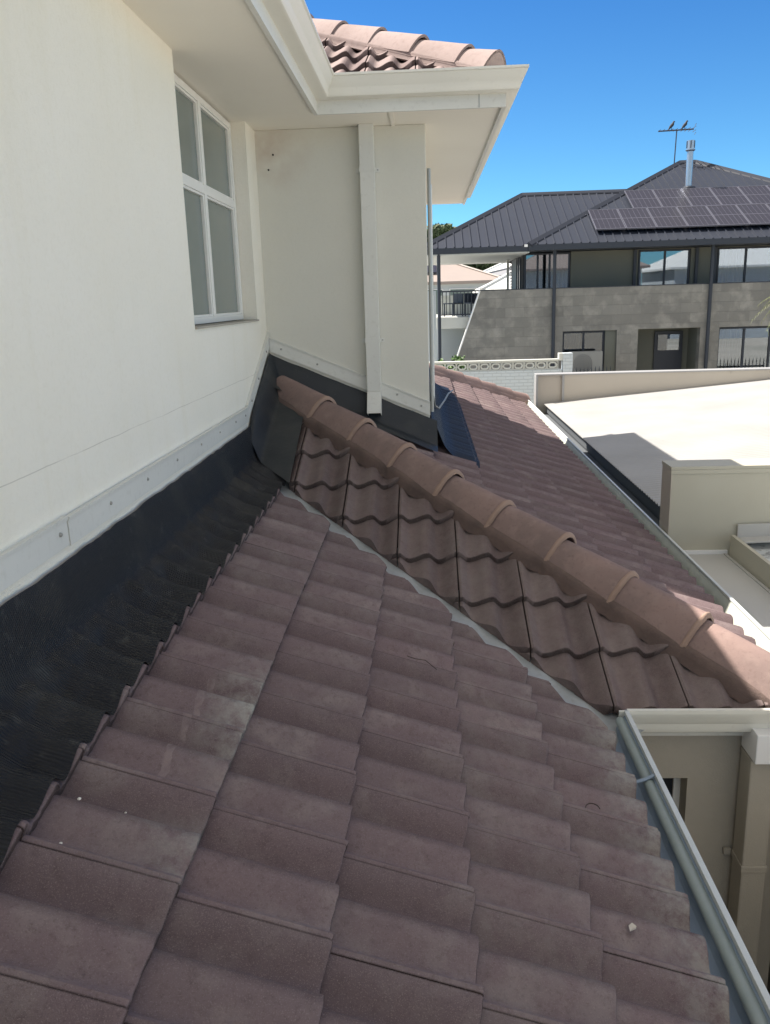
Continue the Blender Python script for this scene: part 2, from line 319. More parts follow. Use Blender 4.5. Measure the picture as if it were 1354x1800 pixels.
def tile_roof(F,name,mt,parent,cols,rows,clips=(),ns=22,s_off=0.0,dirtrow=None):
    """clips: list of (point, outward normal, jitter)"""
    allv=[];allf=[];tv=[];dr=[];pan=[];edg=[]
    for j in rows:
        for i in cols:
            ctr=F['O']+F['r']*(s_off+(i+.5)*.3)+F['u']*((j+.5)*G)
            out=False; cut=[]
            for (cpnt,cn,jit) in clips:
                d=(ctr-cpnt).dot(cn)
                if d>.33: out=True;break
                if d>-.36: cut.append((cpnt+cn*random.uniform(-jit,jit),cn))
            if out: continue
            tilt=random.uniform(-.0018,.0018); sl=random.uniform(-.0022,.0022); rot=random.uniform(-.0035,.0035)
            vs=[];fs=[]
            sec=[(.0,-TH-.008),(-.0,-.006),(.003,-.0015),(.008,0),(.17,0),(.40,0),(.40,-TH)]
            m=len(sec)
            SS=[0,.010]+[a/ns for a in range(1,ns)]+[.990,1.0]; nsx=len(SS)-1
            for a in range(nsx+1):
                s=SS[a]; s2=.010+s*.982
                for (tt,hh) in sec:
                    h=hh+prof(s)-tt*.098+tilt*(s-.5)*2+ .0006*noise.noise(Vector((i*7.1+s*9,j*3.3,tt*20)))
                    ww=.0024*noise.noise(Vector((i*3.7+s*40,j*9.1,1)))if tt<.01 else 0
                    vs.append(F['O']+F['r']*(s_off+(i+s2)*.3+rot*(tt-.2))+F['u']*(j*G+tt+sl+ww+rot*(s-.5)*.3)+F['n']*h)
            for a in range(nsx):
                for b in range(m):
                    b2=(b+1)%m; fs.append((a*m+b,a*m+b2,(a+1)*m+b2,(a+1)*m+b))
            fs.append(tuple(reversed(range(m)))); fs.append(tuple(range(nsx*m,(nsx+1)*m)))
            if cut:
                bm=bmesh.new(); bv=[bm.verts.new(v) for v in vs]
                for f in fs: bm.faces.new([bv[q] for q in f])
                for (pp,cn) in cut:
                    r=bmesh.ops.bisect_plane(bm,geom=bm.verts[:]+bm.edges[:]+bm.faces[:],plane_co=pp,plane_no=cn,clear_outer=True,dist=1e-5)
                    ce=[e for e in r['geom_cut'] if isinstance(e,bmesh.types.BMEdge)]
                    if ce and len(bm.faces): 
                        try: bmesh.ops.edgenet_fill(bm,edges=ce)
                        except Exception: pass
                if not bm.faces: bm.free(); continue
                bmesh.ops.recalc_face_normals(bm,faces=bm.faces)
                bm.verts.index_update(); vs=[v.co.copy() for v in bm.verts]; fs=[tuple(v.index for v in f.verts) for f in bm.faces]; bm.free()
            for v in vs:
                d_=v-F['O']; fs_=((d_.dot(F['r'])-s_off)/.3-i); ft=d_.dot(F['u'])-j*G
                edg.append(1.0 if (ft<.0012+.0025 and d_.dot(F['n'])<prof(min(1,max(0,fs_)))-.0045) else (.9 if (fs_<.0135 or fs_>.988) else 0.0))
            o_=len(allv); allv+=vs; allf+=[tuple(o_+q for q in f) for f in fs]
            rv=random.random(); tv+=[rv]*len(vs); pan+=[smooth0((((v-F['O']).dot(F['r'])-s_off)/.3-i-.46)/.07)*(1-.45*smooth0((((v-F['O']).dot(F['r'])-s_off)/.3-i-.78)/.22)) for v in vs]
            dd=0
            if dirtrow: dd=dirtrow(i,j,F)
            if callable(dd):
                dr+=[dd(v) for v in vs]
            else: dr+=[dd]*len(vs)
    mb=MB(); mb.v=allv; mb.f=allf
    me=bpy.data.meshes.new(name); off=org[parent]
    me.from_pydata([tuple(Vector(v)-off) for v in allv],[],allf); me.update()
    bm=bmesh.new(); bm.from_mesh(me); bmesh.ops.recalc_face_normals(bm,faces=bm.faces); bm.to_mesh(me); bm.free()
    for pl in me.polygons: pl.use_smooth=True
    me.set_sharp_from_angle(angle=R(40))
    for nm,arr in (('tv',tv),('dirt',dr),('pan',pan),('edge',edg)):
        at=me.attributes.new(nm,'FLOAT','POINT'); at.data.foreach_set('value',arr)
    me.materials.append(mt)
    o=bpy.data.objects.new(name,me); C.objects.link(o); o.parent=parent; org[o]=off
    return o
def slab(F,poly,name,parent,mt=None,drop=.125,th=.02):   # under-roof boarding; poly in (right,up) coordinates
    mb=MB(); n_=len(poly)
    top=[F['O']+F['r']*a+F['u']*b-F['n']*drop for a,b in poly]; bot=[q-F['n']*th for q in top]
    mb.add(top+bot,[tuple(range(n_)),tuple(reversed(range(n_,2*n_)))]+[(k,k+n_,(k+1)%n_+n_,(k+1)%n_) for k in range(n_)])
    return mb.build(name,mt or M['dark'],parent)
inv=1/math.sqrt(2)
FA=fr((XA,1.405-1.8,ZE),'x'); FB=fr((.738-2.4,YB,ZE),'-y'); FC=fr((XC,2.9,ZE),'x')
VAL=V(XA,YB,ZE); HIP=V(XC,YB,ZE)
vn=V(inv,inv,0)     # across the valley / hip, pointing to +x+y
def dirtA(i,j,F):
    def f(v):
        # pale lichen where the upper tiles have been re-laid and towards the gutter
        a=0
        if j in (4,) : a=max(0,1-abs(v.y-2.15)/.42)*min(1,max(0,(v.x+.66)/.12))*1.0
        if j==4 and v.y<1.7: a=max(a,max(0,1-abs(v.y-1.52)/.16)*max(0,1-abs(v.x+.56)/.13)*1.0)
        if j==0: a=max(a,.08+.7*max(0,1-(XA-v.x)/.13))
        if j==1: a=max(a,.12)
        if v.y>3.1: a=max(a,.10)
        return a
    return f
def dirtB(i,j,F): return lambda v: .10
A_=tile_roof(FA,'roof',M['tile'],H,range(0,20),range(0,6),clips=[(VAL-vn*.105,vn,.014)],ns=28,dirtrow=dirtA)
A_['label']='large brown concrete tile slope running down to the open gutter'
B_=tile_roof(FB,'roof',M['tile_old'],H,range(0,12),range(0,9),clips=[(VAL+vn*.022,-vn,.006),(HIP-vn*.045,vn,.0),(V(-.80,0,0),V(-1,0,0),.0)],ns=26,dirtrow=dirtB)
B_['label']='narrow slope of weathered grey-brown tiles between valley and hip'
FH=V(0,12.05,0)      # far hip plan line y = 12.05 + x
fn=V(-inv,inv,0)
C_=tile_roof(FC,'roof',M['tile'],H,range(0,37),range(0,9),clips=[(HIP+vn*.045,-vn,.0),(V(0,YW-.02,0),V(0,0,0),0)]+[(FH-fn*.045,fn,0)],ns=16)
C_['label']='long brown tile slope behind the hip running down to the far gutter'
FE=fr((XC+.05,12.05+XC,ZE),'+y')
E_=tile_roof(FE,'roof',M['tile'],H,range(0,9),range(0,6),clips=[(FH+fn*.045,-fn,0)],ns=10)
# boarding under B and C as plan polygons
def plan_slab(F,pts,drop=.125):
    res=[]
    for (x,y) in pts:
        d=V(x,y,0)-F['O']; uh=F['u'].copy(); uh.z=0; k=uh.length; res.append((d.dot(F['r']),d.dot(uh/k)/k))
    return slab(F,res,'roof_boarding',H,drop=drop)
plan_slab(FA,[(XA-.08,-1),(XA-.08,YB-.02),(-W,YW-(XC-XA)-.1),(-W,-1)])
plan_slab(FB,[(XA,YB+.02),(XC,YB+.02),(-W,YW),(-W,YW-(XC-XA))])
plan_slab(FC,[(XC-.02,YB),(XC-.02,12.05+XC),(-W,12.05-W),(-W,YW)])
# gable-end fill below house roof at the far end
# valley tray
mb=MB()
a0=V(-W+.05,YW-(XC-XA)-.05,ZE+t*(XA+W)-t*.05)
a1=V(XA+.09,YB-.09,ZE-t*.09)
ax=(a1-a0); nseg=1
for off_,dz in ((-.17,.0),(-.03,-.018),(.03,-.018),(.15,-.012)):
    for q in (a0,a1): mb.v.append(tuple(q+vn*off_+V(0,0,dz-.044)))
mb.f=[(0,1,3,2),(2,3,5,4),(4,5,7,6)]
mb.build('valley_tray',M['valley'],H)

# ------------------------------------------------------------------ hip caps
def hip_caps(start,d,lat,joints,end,parent,point=True,bedmat=None,bw=1.0,capmat=None,w0=.130,hh=.128,lift=.10,bed=True,tsl=t,capname='ridge_cap',sub=None,drop_end=False,bedboth=True):
    d=d.normalized(); lat=lat.normalized(); up=d.cross(lat); up=up if up.z>0 else -up
    for k in range(len(joints)):
        s0=joints[k]; s1=joints[k+1] if k+1<len(joints) else end
        mb=MB(); nA=20; rings=[]
        ex=.0 if k+1>=len(joints) else .0
        # cap: runs from upper end (tucked under the previous) to its lower nose; thickness on the nose
        L=s1-s0
        st=[(-.03,.90,-.013),(0,.905,-.012),(L*.35,.94,-.006),(L*.8,.985,-.001),(L*.93,1.0,.001),(L+.004,1.02,.003)]
        jx=random.uniform(-.007,.007); jz=random.uniform(-.004,.004); jr=random.uniform(-.012,.012)
        vs=[];fs=[]
        def arc(scale,lf,inn=0):
            r=[]
            for a in range(nA+1):
                th=math.pi*a/nA
                cx=math.cos(th); sx=math.sin(th)
                x=(abs(cx)**.95)*(1 if cx>=0 else -1)*(w0-inn)*scale
                z=(1-abs(cx)**1.75)**.92*(hh-inn)*scale+(lift-hh)+lf
                r.append((x,z))
            return r
        for (ss,scl,lf) in st: vs+= [start+d*(s0+ss)+lat*(x+jx+jr*(ss-L*.5)*2)+up*(z+jz) for x,z in arc(scl,lf)]
        ss,scl,lf=st[-1]; vs+= [start+d*(s0+ss)+lat*(x+jx+jr*(ss-L*.5)*2)+up*(z+jz) for x,z in arc(scl,lf,.016)]
        ss,scl,lf=st[-2]; vs+= [start+d*(s0+ss)+lat*(x+jx+jr*(ss-L*.5)*2)+up*(z+jz) for x,z in arc(scl,lf,.016)]
        for r_ in range(len(st)+1):
            for a in range(nA): b=r_*(nA+1)+a; fs.append((b,b+1,b+nA+2,b+nA+1))
        mb.add(vs,fs)
        if k+1>=len(joints):    # closed mortared end
            base=(len(st)-1)*(nA+1); mb.f.append(tuple(range(base,base+nA+1)))
        c=mb.build(capname,capmat or M['cap'],sub or parent,smooth=38)
        if k+1<len(joints) and point:
            pb=MB(); vs=[];fs=[]; pr=[]
            for (ds,ex_) in ((-.003,.000),(-.001,.003),(.005,.0045),(.012,.002),(.018,-.006),(.020,-.018)):
                for a in range(nA+1):
                    th=math.pi*a/nA; cx=math.cos(th); sx=math.sin(th)
                    nz_=.0022*noise.noise(Vector((a*.9,k*3.1+s0*5,ds*60)))
                    sc_=1.02; x=(abs(cx)**.95)*(1 if cx>=0 else -1)*(w0*sc_+ex_+nz_); z=(max(0,1-abs(cx)**1.75))**.92*(hh*sc_+ex_+nz_)+(lift-hh)+.002
                    vs.append(start+d*(s1+ds+nz_*2)+lat*(x+jx+jr*L)+up*(z+jz))
            for r_ in range(5):
                for a in range(nA): b=r_*(nA+1)+a; fs.append((b,b+1,b+nA+2,b+nA+1))
            pb.add(vs,fs).build('pointing',M['pointing'],c,smooth=60)
        if bed:
            for sgn in ((-1,1) if bedboth else (1,)):
                bb=MB(); vs=[];fs=[]; nn_=16
                for q in range(nn_+1):
                    ss=s0+(L)*q/nn_; pc=start+d*ss
                    nz_=noise.noise(Vector((ss*6,sgn*5.,start.x)))*.012
                    l0=w0*.90; l1=w0+(.012+nz_)*bw; l2=w0+(.026+nz_*1.6+.010*noise.noise(Vector((ss*19,sgn*3.,7))))*bw
                    zt=lift-hh+.014; zm=lift-hh-.012
                    zb=-l2*tsl*inv-.045
                    for (ll,zz) in ((l0,zt),(l1*.98,zt-.012),(l2*.93,(zm+zb)/2+.012),(l2,zb),(l0*.8,zb-.01)):
                        vs.append(pc+lat*(sgn*ll)+up*(zz+.002*noise.noise(Vector((ss*30,ll*50,1)))))
                for q in range(nn_):
                    for e in range(4): b=q*5+e; fs.append((b,b+1,b+6,b+5))
                fs.append((0,1,2,3,4)); fs.append(tuple(nn_*5+e for e in (4,3,2,1,0)))
                bb.add(vs,fs).build('mortar_bed',bedmat or M['bedding'],c,smooth=60)
hd=V(1,-1,-t); P0=V(-W,YW,ZE+t*(XC+W))
js=[.16]+[1.3925+.3882*k for k in range(-2,6)]
hip_caps(P0,hd,V(1,1,0),js,3.93,H,sub=B_)
for o_ in B_.children:
    pass
# far hip caps (pale in the sun)
Q0=V(-.9,12.05-.9,ZE+t*(XC+.9))
hip_caps(Q0,V(1,1,-t),V(-1,1,0),[.1+.39*k for k in range(10)],3.66,H,sub=C_,point=False,bedmat=M['cap'])
for o_ in list(C_.children): pass

# ------------------------------------------------------------------ lead flashings
def zA(x): return ZE+t*(XA-x)
def zB(y): return ZE+t*(y-YB)
def zC(x): return ZE+t*(XC-x)
def profA(y): return prof((((y-(1.405-1.8))/.3)%1.0))
def profC(y): return prof((((y-2.9)/.3)%1.0))
XL=XA-5*.3016
mb=MB(); ys=[-.6+.0125*i for i in range(int((4.99+.6)/.0125)+1)]; nx=26
def smooth(a): a=max(0,min(1,a)); return a*a*(3-2*a)
for y in ys:
    for k in range(nx+1):
        f=k/nx; x=-W+.014+(XL-.010+W-.014)*f
        tt=(XL-x)/cp
        wv=smooth((x+W-.03)/.11)
        z=zA(x)-tt*.098+ (profA(y)*.72*wv + (1-wv)*(-.004))/cp+.006
        d_=x+W-.012; up=.14*(1-smooth(d_/.055))+.045*(1-min(1,max(0,d_/.17)))
        z+=up+ .016*noise.noise(Vector((x*9,y*5,3)))*(1-abs(2*f-.9))*(1 if f<.75 else .2)
        z+=.011*abs(noise.noise(Vector((x*22,y*9,7))))*smooth((.75-f)/.3)
        mb.v.append((x,y,z))
m_=nx+1
# nose drop over the tile edge
for i in range(len(ys)-1):
    for k in range(nx): a=i*m_+k; mb.f.append((a,a+1,a+m_+1,a+m_))
mb.build('lead_flashing',M['lead'],H,smooth=70)['label']='black ribbed flashing dressed over the top course beside the wall'
# lead sheet on B beside the wall
mb=MB(); nx,ny=22,40; XB=-.785
for j in range(ny+1):
    for k in range(nx+1):
        f=k/nx; x=-W+.012+(XB+W-.012)*f
        y0=YW-(XC-XA)-(x+W)-.02; y=y0+(YW-.012-y0)*j/ny
        zb_=min(zB(y),zC(x)); z=zb_+.012+.175*(1-smooth((x+W-.012)/.10))*(.6+.4*smooth(j/ny*3))
        z=max(z,zb_+.012+.16*smooth((y-(YW-.09))/.075))
        z+=.007*noise.noise(Vector((x*10,y*8,9)))*smooth(f*3)
        mb.v.append((x,y,z))
m_=nx+1
for j in range(ny):
    for k in range(nx): a=j*m_+k; mb.f.append((a,a+1,a+m_+1,a+m_))
mb.build('lead_flashing',M['lead_smooth'],H,smooth=70)['label']='smooth black flashing sheet filling the corner beside the hip'
# lead below the projecting wall (C side)
mb=MB(); nx,ny=80,14
for k in range(nx+1):
    x=-W+.02+(WR+W+.03)*k/nx
    for j in range(ny+1):
        f=j/ny; y=YW-.012-.235*f
        z=zC(x)+.016+.160*(1-smooth(f/.35))-.004*f+.005*noise.noise(Vector((x*8,y*12,2)))
        if f>.6: z+=profC(y)*.3
        mb.v.append((x,y,z))
m_=ny+1
for k in range(nx):
    for j in range(ny): a=k*m_+j; mb.f.append((a,a+1,a+m_+1,a+m_))
mb.build('lead_flashing',M['lead_smooth'],H,smooth=70)['label']='black flashing strip under the wall with the downpipe'
# blue-black lead along the return wall
mb=MB(); ys=[5.80+.0125*i for i in range(int((10.45-5.8)/.0125)+1)]; nx=18
for y in ys:
    xr=.37-.10*smooth((y-9.2)/1.4)+ (0.0 if y>6.15 else 0)
    for k in range(nx+1):
        f=k/nx; x=WR+.012+(xr-WR-.012)*f
        jj=math.floor((XC-x)/.3016); fr_=(XC-x)/.3016-jj
        wv=smooth((f-.25)/.3)
        z=zC(x)+ (profC(y)*wv-.006*(1-wv))/cp-fr_*.024*wv+.009+.16*(1-smooth(f/.32))
        z+=.006*noise.noise(Vector((x*9,y*5,5)))*(1-wv)
        mb.v.append((x,y,z))
m_=nx+1
for i in range(len(ys)-1):
    for k in range(nx): a=i*m_+k; mb.f.append((a,a+1,a+m_+1,a+m_))
mb.build('lead_flashing',M['lead_blue'],H,smooth=70)['label']='blue-black ribbed flashing beyond the wall corner'

# ------------------------------------------------------------------ walls
WIN0,WIN1,WZ0=3.96,5.464,-.105
mb=MB(); X0,X1=-W-.24,-W
ws=MB()
ws.box((X0,-3,GZ),(X1,WIN0,ZS)); ws.box((X0,WIN0,GZ),(X1,WIN1,WZ0)); ws.box((X0,WIN1,GZ),(X1,YW+.0,ZS))
lw=ws.build('wall',M['render'],H); lw['label']='smooth cream wall holding the four pane window'
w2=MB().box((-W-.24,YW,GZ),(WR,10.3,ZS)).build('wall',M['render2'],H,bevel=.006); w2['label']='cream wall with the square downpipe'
MB().box((XA-.10,-3,GZ),(XA-.06,3.2,ZE-.14)).build('wall',M['beige'],H)
# courtyard wall under the narrow eave with its window opening
YV=3.22
mb=MB(); mb.box((.60,YV,GZ),(.74,YV+.2,ZE-.12)); mb.box((1.082,YV,GZ),(1.50,YV+.2,ZE-.12)); mb.box((.74,YV,-2.009),(1.082,YV+.2,ZE-.12)); mb.box((.74,YV,GZ),(1.082,YV+.2,-3.2))
lw3=mb.build('wall',M['beige'],H); lw3['label']='shaded beige courtyard wall'
wn=MB().box((.741,YV+.10,-3.199),(1.081,YV+.12,-2.010)).build('window',M['roomdark'],H)
wn['label']='narrow dark courtyard window'
MB().box((1.052,YV+.085,-3.2),(1.0815,YV+.098,-2.0095)).build('window_frame',M['frame'],wn)
MB().box((.742,YV+.085,-2.035),(1.051,YV+.098,-2.0095)).build('window_frame',M['frame'],wn)
MB().box((1.40,YV+.2,GZ),(1.50,13.4,ZE-.12)).build('wall',M['beige'],H)
# window in the cream wall
win=thing('tmp','x','x',(0,0,0)); bpy.data.objects.remove(win)
XF=-W-.085
f=MB(); b=.034
ya,yb,za,zb=WIN0+.02,WIN1-.012,WZ0+.012,ZS-.012; ym=(ya+yb)/2+.0; zt=.598
def fbox(m,y0,y1,z0,z1,x0=XF-.05,x1=XF): m.box((x0,y0,z0),(x1,y1,z1))
fbox(f,ya,ya+b,za,zb); fbox(f,yb-b,yb,za,zb); fbox(f,ya+b,yb-b,za,za+b); fbox(f,ya+b,yb-b,zb-b,zb)
fbox(f,ym-.024,ym+.024,za+b,zb-b); fbox(f,ya+b,ym-.024,zt-.022,zt+.022); fbox(f,ym+.024,yb-b,zt-.022,zt+.022)
wf=f.build('window',M['frame'],H,bevel=.003); wf['label']='white framed window of four panes in the cream wall'
for (y0,y1) in ((ya+b,ym-.024),(ym+.024,yb-b)):
    for (z0,z1) in ((za+b,zt-.022),(zt+.022,zb-b)):
        MB().box((XF-.032,y0,z0),(XF-.026,y1,z1)).build('pane',M['glass_near'],wf)
        s=MB(); d=.012
        s.box((XF-.026,y0,z0),(XF-.008,y0+d,z1)); s.box((XF-.026,y1-d,z0),(XF-.008,y1,z1)); s.box((XF-.026,y0+d,z0),(XF-.008,y1-d,z0+d)); s.box((XF-.026,y0+d,z1-d),(XF-.008,y1-d,z1))
        s.build('sash',M['frame'],wf,bevel=.002)
MB().box((XF-.06,WIN0,WZ0-.002),(-W+.012,WIN1,WZ0+.008)).build('sill',M['beige'],wf)
MB().box((XF-.2,WIN0,WZ0),(XF-.19,WIN1,ZS)).build('room_backing',M['roomdark'],wf)

# pressure strips with fixings
def strip(pts,name='flashing_strip',nrm=V(1,0,0),h=.088,th=.014,rv=(),lab=None):
    mb=MB()
    for a,b_ in zip(pts[:-1],pts[1:]):
        a=Vector(a); b_=Vector(b_)
        up=(nrm.cross(b_-a)).normalized(); up=up if up.z>0 else -up
        hz=V(0,0,h/max(up.z,.3))
        mb.hexa([a,b_,b_+nrm*th,a+nrm*th,a+hz,b_+hz,b_+hz+nrm*th,a+hz+nrm*th])
        e=hz.normalized()*.012                                    # folded top edge
        mb.hexa([a+hz+nrm*th,b_+hz+nrm*th,b_+hz+nrm*(th+.006),a+hz+nrm*(th+.006),a+hz-e+nrm*th,b_+hz-e+nrm*th,b_+hz-e+nrm*(th+.004),a+hz-e+nrm*(th+.004)])
    o=mb.build(name,M['trim'],H)
    if lab: o['label']=lab
    for q in rv:
        q=Vector(q); r=MB(); r.tube([q+nrm*th,q+nrm*(th+.003),q+nrm*(th+.007)],.007,8,rr=[.0075,.007,.0045]); r.build('rivet',M['rivet'],o,smooth=40)
    return o
KY=4.925
strip([(-W,-1.5,-.676),(-W,2.33,-.676)],rv=[(-W,2.275,-.63)],lab='pale wall strip, the chalky length closest to the viewer')
strip([(-W+.002,2.335,-.680),(-W+.002,KY,-.680)],rv=[(-W,y,-.632) for y in (2.671,3.056,3.446,3.838,4.208,4.579,4.84)],lab='pale strip screwed along the cream wall')
strip([(-W,KY,-.678),(-W,YW-.002,-.678+t*(YW-KY)*1.1)],rv=[(-W,5.05,-.57),(-W,5.30,-.46),(-W,5.62,-.31)],lab='pale strip rising steeply to the corner')
strip([(-W+.016,YW,-.318),(WR+.004,YW,-.780)],nrm=V(0,-1,0),rv=[(-.985,YW,-.305),(-.742,YW,-.412),(-.20,YW,-.63),(-.036,YW,-.712)],lab='pale strip falling across the downpipe wall')

# downpipe on wall 2
def dpipe(x0,x1,y0,y1,z0,z1,name='downpipe',mt=None,shoe=True,lab=None,tilt=0):
    mb=MB(); mb.box((x0,y0,z0),(x1,y1,z1)); o=mb.build(name,mt or M['trim'],H,bevel=.006)
    if lab:o['label']=lab
    return o
dp=MB()
dx0,dx1=-.402,-.308; yb0=YW-.075; 
dp.box((dx0,yb0,-.60),(dx1,YW-.004,ZS))
# shoe: open kick at the bottom
dp.hexa([V(dx0,yb0-.10,-.735),V(dx1,yb0-.10,-.735),V(dx1,yb0-.10+.006,-.735),V(dx0,yb0-.10+.006,-.735),V(dx0,yb0,-.60),V(dx1,yb0,-.60),V(dx1,yb0+.006,-.60),V(dx0,yb0+.006,-.60)])
for xx in (dx0,dx1-.004):
    dp.hexa([V(xx,yb0-.10,-.735),V(xx+.004,yb0-.10,-.735),V(xx+.004,YW-.05,-.77),V(xx,YW-.05,-.77),V(xx,yb0,-.60),V(xx+.004,yb0,-.60),V(xx+.004,YW-.004,-.60),V(xx,YW-.004,-.60)])
dpo=dp.build('downpipe',M['trim'],H,bevel=.003); dpo['label']='square cream downpipe with two straps ending in an open shoe'
for z in (.80,-.275):
    c=MB(); c.box((dx0-.003,yb0-.003,z),(dx1+.003,YW-.003,z+.028)); c.box((dx1+.003,YW-.006,z),(dx1+.03,YW-.001,z+.028)); c.box((dx0-.03,YW-.006,z),(dx0-.003,YW-.001,z+.028))
    co=c.build('clip',M['trim'],dpo)
    q=V(dx1+.018,YW-.006,z+.014); MB().tube([q,q+V(0,-.005,0)],.005,8).build('screw',M['rivet'],co)
MB().box((dx0-.015,YW-.01,ZS-.002),(dx0,YW,ZS)).v
# conduits on return wall
cd=MB(); cd.tube([(WR+.028,6.45,-.80),(WR+.028,6.45,.80)],.016,10); cd.build('conduit',M['trim'],H,smooth=40)
cd=MB(); cd.tube([(WR+.02,6.1,-.80),(WR+.02,6.1,.86)],.012,10); cd.build('conduit',M['rivet'],H,smooth=40)
# light rim line of the lead edge, built as a thin tube
cb=MB(); pts=[V(WR+.03,6.40,-.72),V(WR+.045,6.42,-.80),V(.10,6.9,-.88),V(.17,7.9,-.93),V(.23,8.9,-.98),V(.30,9.6,-1.02)]
cb.tube(pts,.008,8).build('lead_rim_line',M['rivet'],H,smooth=60)
# dark drip marks fixings on wall 2
for (x,z) in ((-.965,.93),(-1.0,.84)):
    MB().tube([(x,YW-.006,z),(x,YW+.002,z)],.006,6).build('fixing_hole',M['dark'],w2)

# ------------------------------------------------------------------ upper eaves
def soff(a,b,lab=None):
    return MB().box((a[0],a[1],ZS),(b[0],b[1],ZS+.012)).build('soffit',M['soffit'],H)
YF=10.5
soff((-W-.24,-3),(-W+OV,YW-OV)); soff((-W-.24,YW-OV+.001),(WR+OV,YF))
sb=MB(); sb.box((-.195,YW-OV,ZS-.008),(-.170,YW,ZS-.001)); sb.build('soffit_batten',M['soffit'],H)
path=[V(-W+OV,-3,0),V(-W+OV,YW-OV,0),V(WR+OV,YW-OV,0),V(WR+OV,YF,0)]
fp=[(0,ZS-.014),(.022,ZS-.014),(.022,ZS+.095),(0,ZS+.095)]
MB().sweep(path,fp).build('fascia',M['trim'],H)
MB().box((WR+OV-.135,YW-OV-.0235,ZS-.012),(WR+OV-.13,YW-OV-.0215,ZS+.09)).build('fascia_joint',M['rivet'],H)
def gprof(zt,d0=.022,wd=.118,h=.118):
    o=[(d0,zt-h),(d0+wd*.50,zt-h),(d0+wd*.60,zt-h+.006),(d0+wd*.66,zt-h*.82),(d0+wd*.68,zt-h*.62),(d0+wd*.72,zt-h*.56),(d0+wd*.86,zt-h*.30),(d0+wd*.93,zt-h*.14),(d0+wd*1.0,zt-.012),(d0+wd*1.0,zt),(d0+wd*.93,zt),(d0+wd*.92,zt-.008)]
    i=[(d0+wd*.95,zt-.012),(d0+wd*.87,zt-h*.15),(d0+wd*.80,zt-h*.30),(d0+wd*.66,zt-h*.55),(d0+wd*.61,zt-h*.64),(d0+wd*.58,zt-h*.84),(d0+wd*.48,zt-h+.006),(d0+.004,zt-h+.006),(d0+.004,zt-.02),(d0,zt-.02)]
    return o+i
ZG=1.2557
ug=MB().sweep(path,gprof(ZG)).build('gutter',M['steel_trim'],H,smooth=30); ug['label']='cream gutter round the upper eave'
# upper roof tiles
TU=.49
UE=.07   # nose inside the gutter line
FU=fr((-W+OV-3.0,YW-OV-UE+.0,ZG+.0),'-y',TU)
FV=fr((WR+OV+UE,YW-OV-3.6,ZG),'x',TU)
UH=V(WR+OV+UE,YW-OV-UE,ZG)         # hip foot
UVv=V(-W+OV+UE,YW-OV-UE,ZG)        # valley foot
un=V(inv,inv,0)   # hips run towards (-1,+1)
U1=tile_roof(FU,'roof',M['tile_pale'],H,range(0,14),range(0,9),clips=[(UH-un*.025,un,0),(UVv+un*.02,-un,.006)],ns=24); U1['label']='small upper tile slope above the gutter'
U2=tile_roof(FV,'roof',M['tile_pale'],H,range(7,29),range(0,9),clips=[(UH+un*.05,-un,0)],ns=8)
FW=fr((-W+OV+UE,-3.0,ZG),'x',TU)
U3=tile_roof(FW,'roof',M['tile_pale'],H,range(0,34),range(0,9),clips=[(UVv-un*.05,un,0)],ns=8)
def plan_slab2(F,pts,drop=.125):
    res=[]
    for (x,y) in pts:
        d=V(x,y,0)-F['O']; uh=F['u'].copy(); uh.z=0; k=uh.length; res.append((d.dot(F['r']),d.dot(uh/k)/k))
    return slab(F,res,'roof_boarding',H,drop=drop)
plan_slab2(FU,[(UVv.x-.06,UVv.y+.08),(UH.x-.14,UH.y+.08),(UH.x-2.6,UH.y+2.54),(UVv.x-2.6,UVv.y+2.6)])
plan_slab2(FV,[(UH.x-.08,UH.y+.14),(UH.x-.08,YF+.05),(UH.x-2.6,YF+.05),(UH.x-2.6,UH.y+2.6)])
plan_slab2(FW,[(UVv.x-.08,-3),(UVv.x-.08,UVv.y+.04),(UVv.x-2.6,UVv.y+2.6),(UVv.x-2.6,-3)])
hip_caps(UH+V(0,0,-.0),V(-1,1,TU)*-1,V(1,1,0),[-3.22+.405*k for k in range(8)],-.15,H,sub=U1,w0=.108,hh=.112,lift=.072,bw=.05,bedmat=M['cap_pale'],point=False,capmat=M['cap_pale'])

# ------------------------------------------------------------------ lower gutters
GL=-1.62
lpath=[V(XA-.045,-1,0),V(XA-.045,3.20,0),V(XC-.045,3.20,0),V(XC-.045,13.55,0)]
MB().sweep(lpath,[(0,GL-.168),(.018,GL-.168),(.018,GL-.09),(0,GL-.09)]).build('fascia',M['trim'],H)
def gp2(zt,d0=.018,wd=.107,h=.12):
    o=[(d0,zt-h),(d0+wd*.55,zt-h),(d0+wd*.66,zt-h+.008),(d0+wd*.72,zt-h*.80),(d0+wd*.74,zt-h*.60),(d0+wd*.86,zt-h*.45),(d0+wd*.93,zt-h*.25),(d0+wd*1.0,zt-.016),(d0+wd*1.0,zt)]
    i=[(d0+wd*.90,zt),(d0+wd*.90,zt-.010),(d0+wd*.94,zt-.014),(d0+wd*.86,zt-h*.22),(d0+wd*.76,zt-h*.42),(d0+wd*.66,zt-h*.58),(d0+wd*.63,zt-h*.80),(d0+wd*.54,zt-h+.006),(d0+.004,zt-h+.006),(d0+.004,zt-.085),(d0,zt-.085)]
    return o+i
lg=MB().sweep([lpath[0],lpath[1],lpath[1]+V(.001,0,0)][:2]+[lpath[2]],gp2(GL))
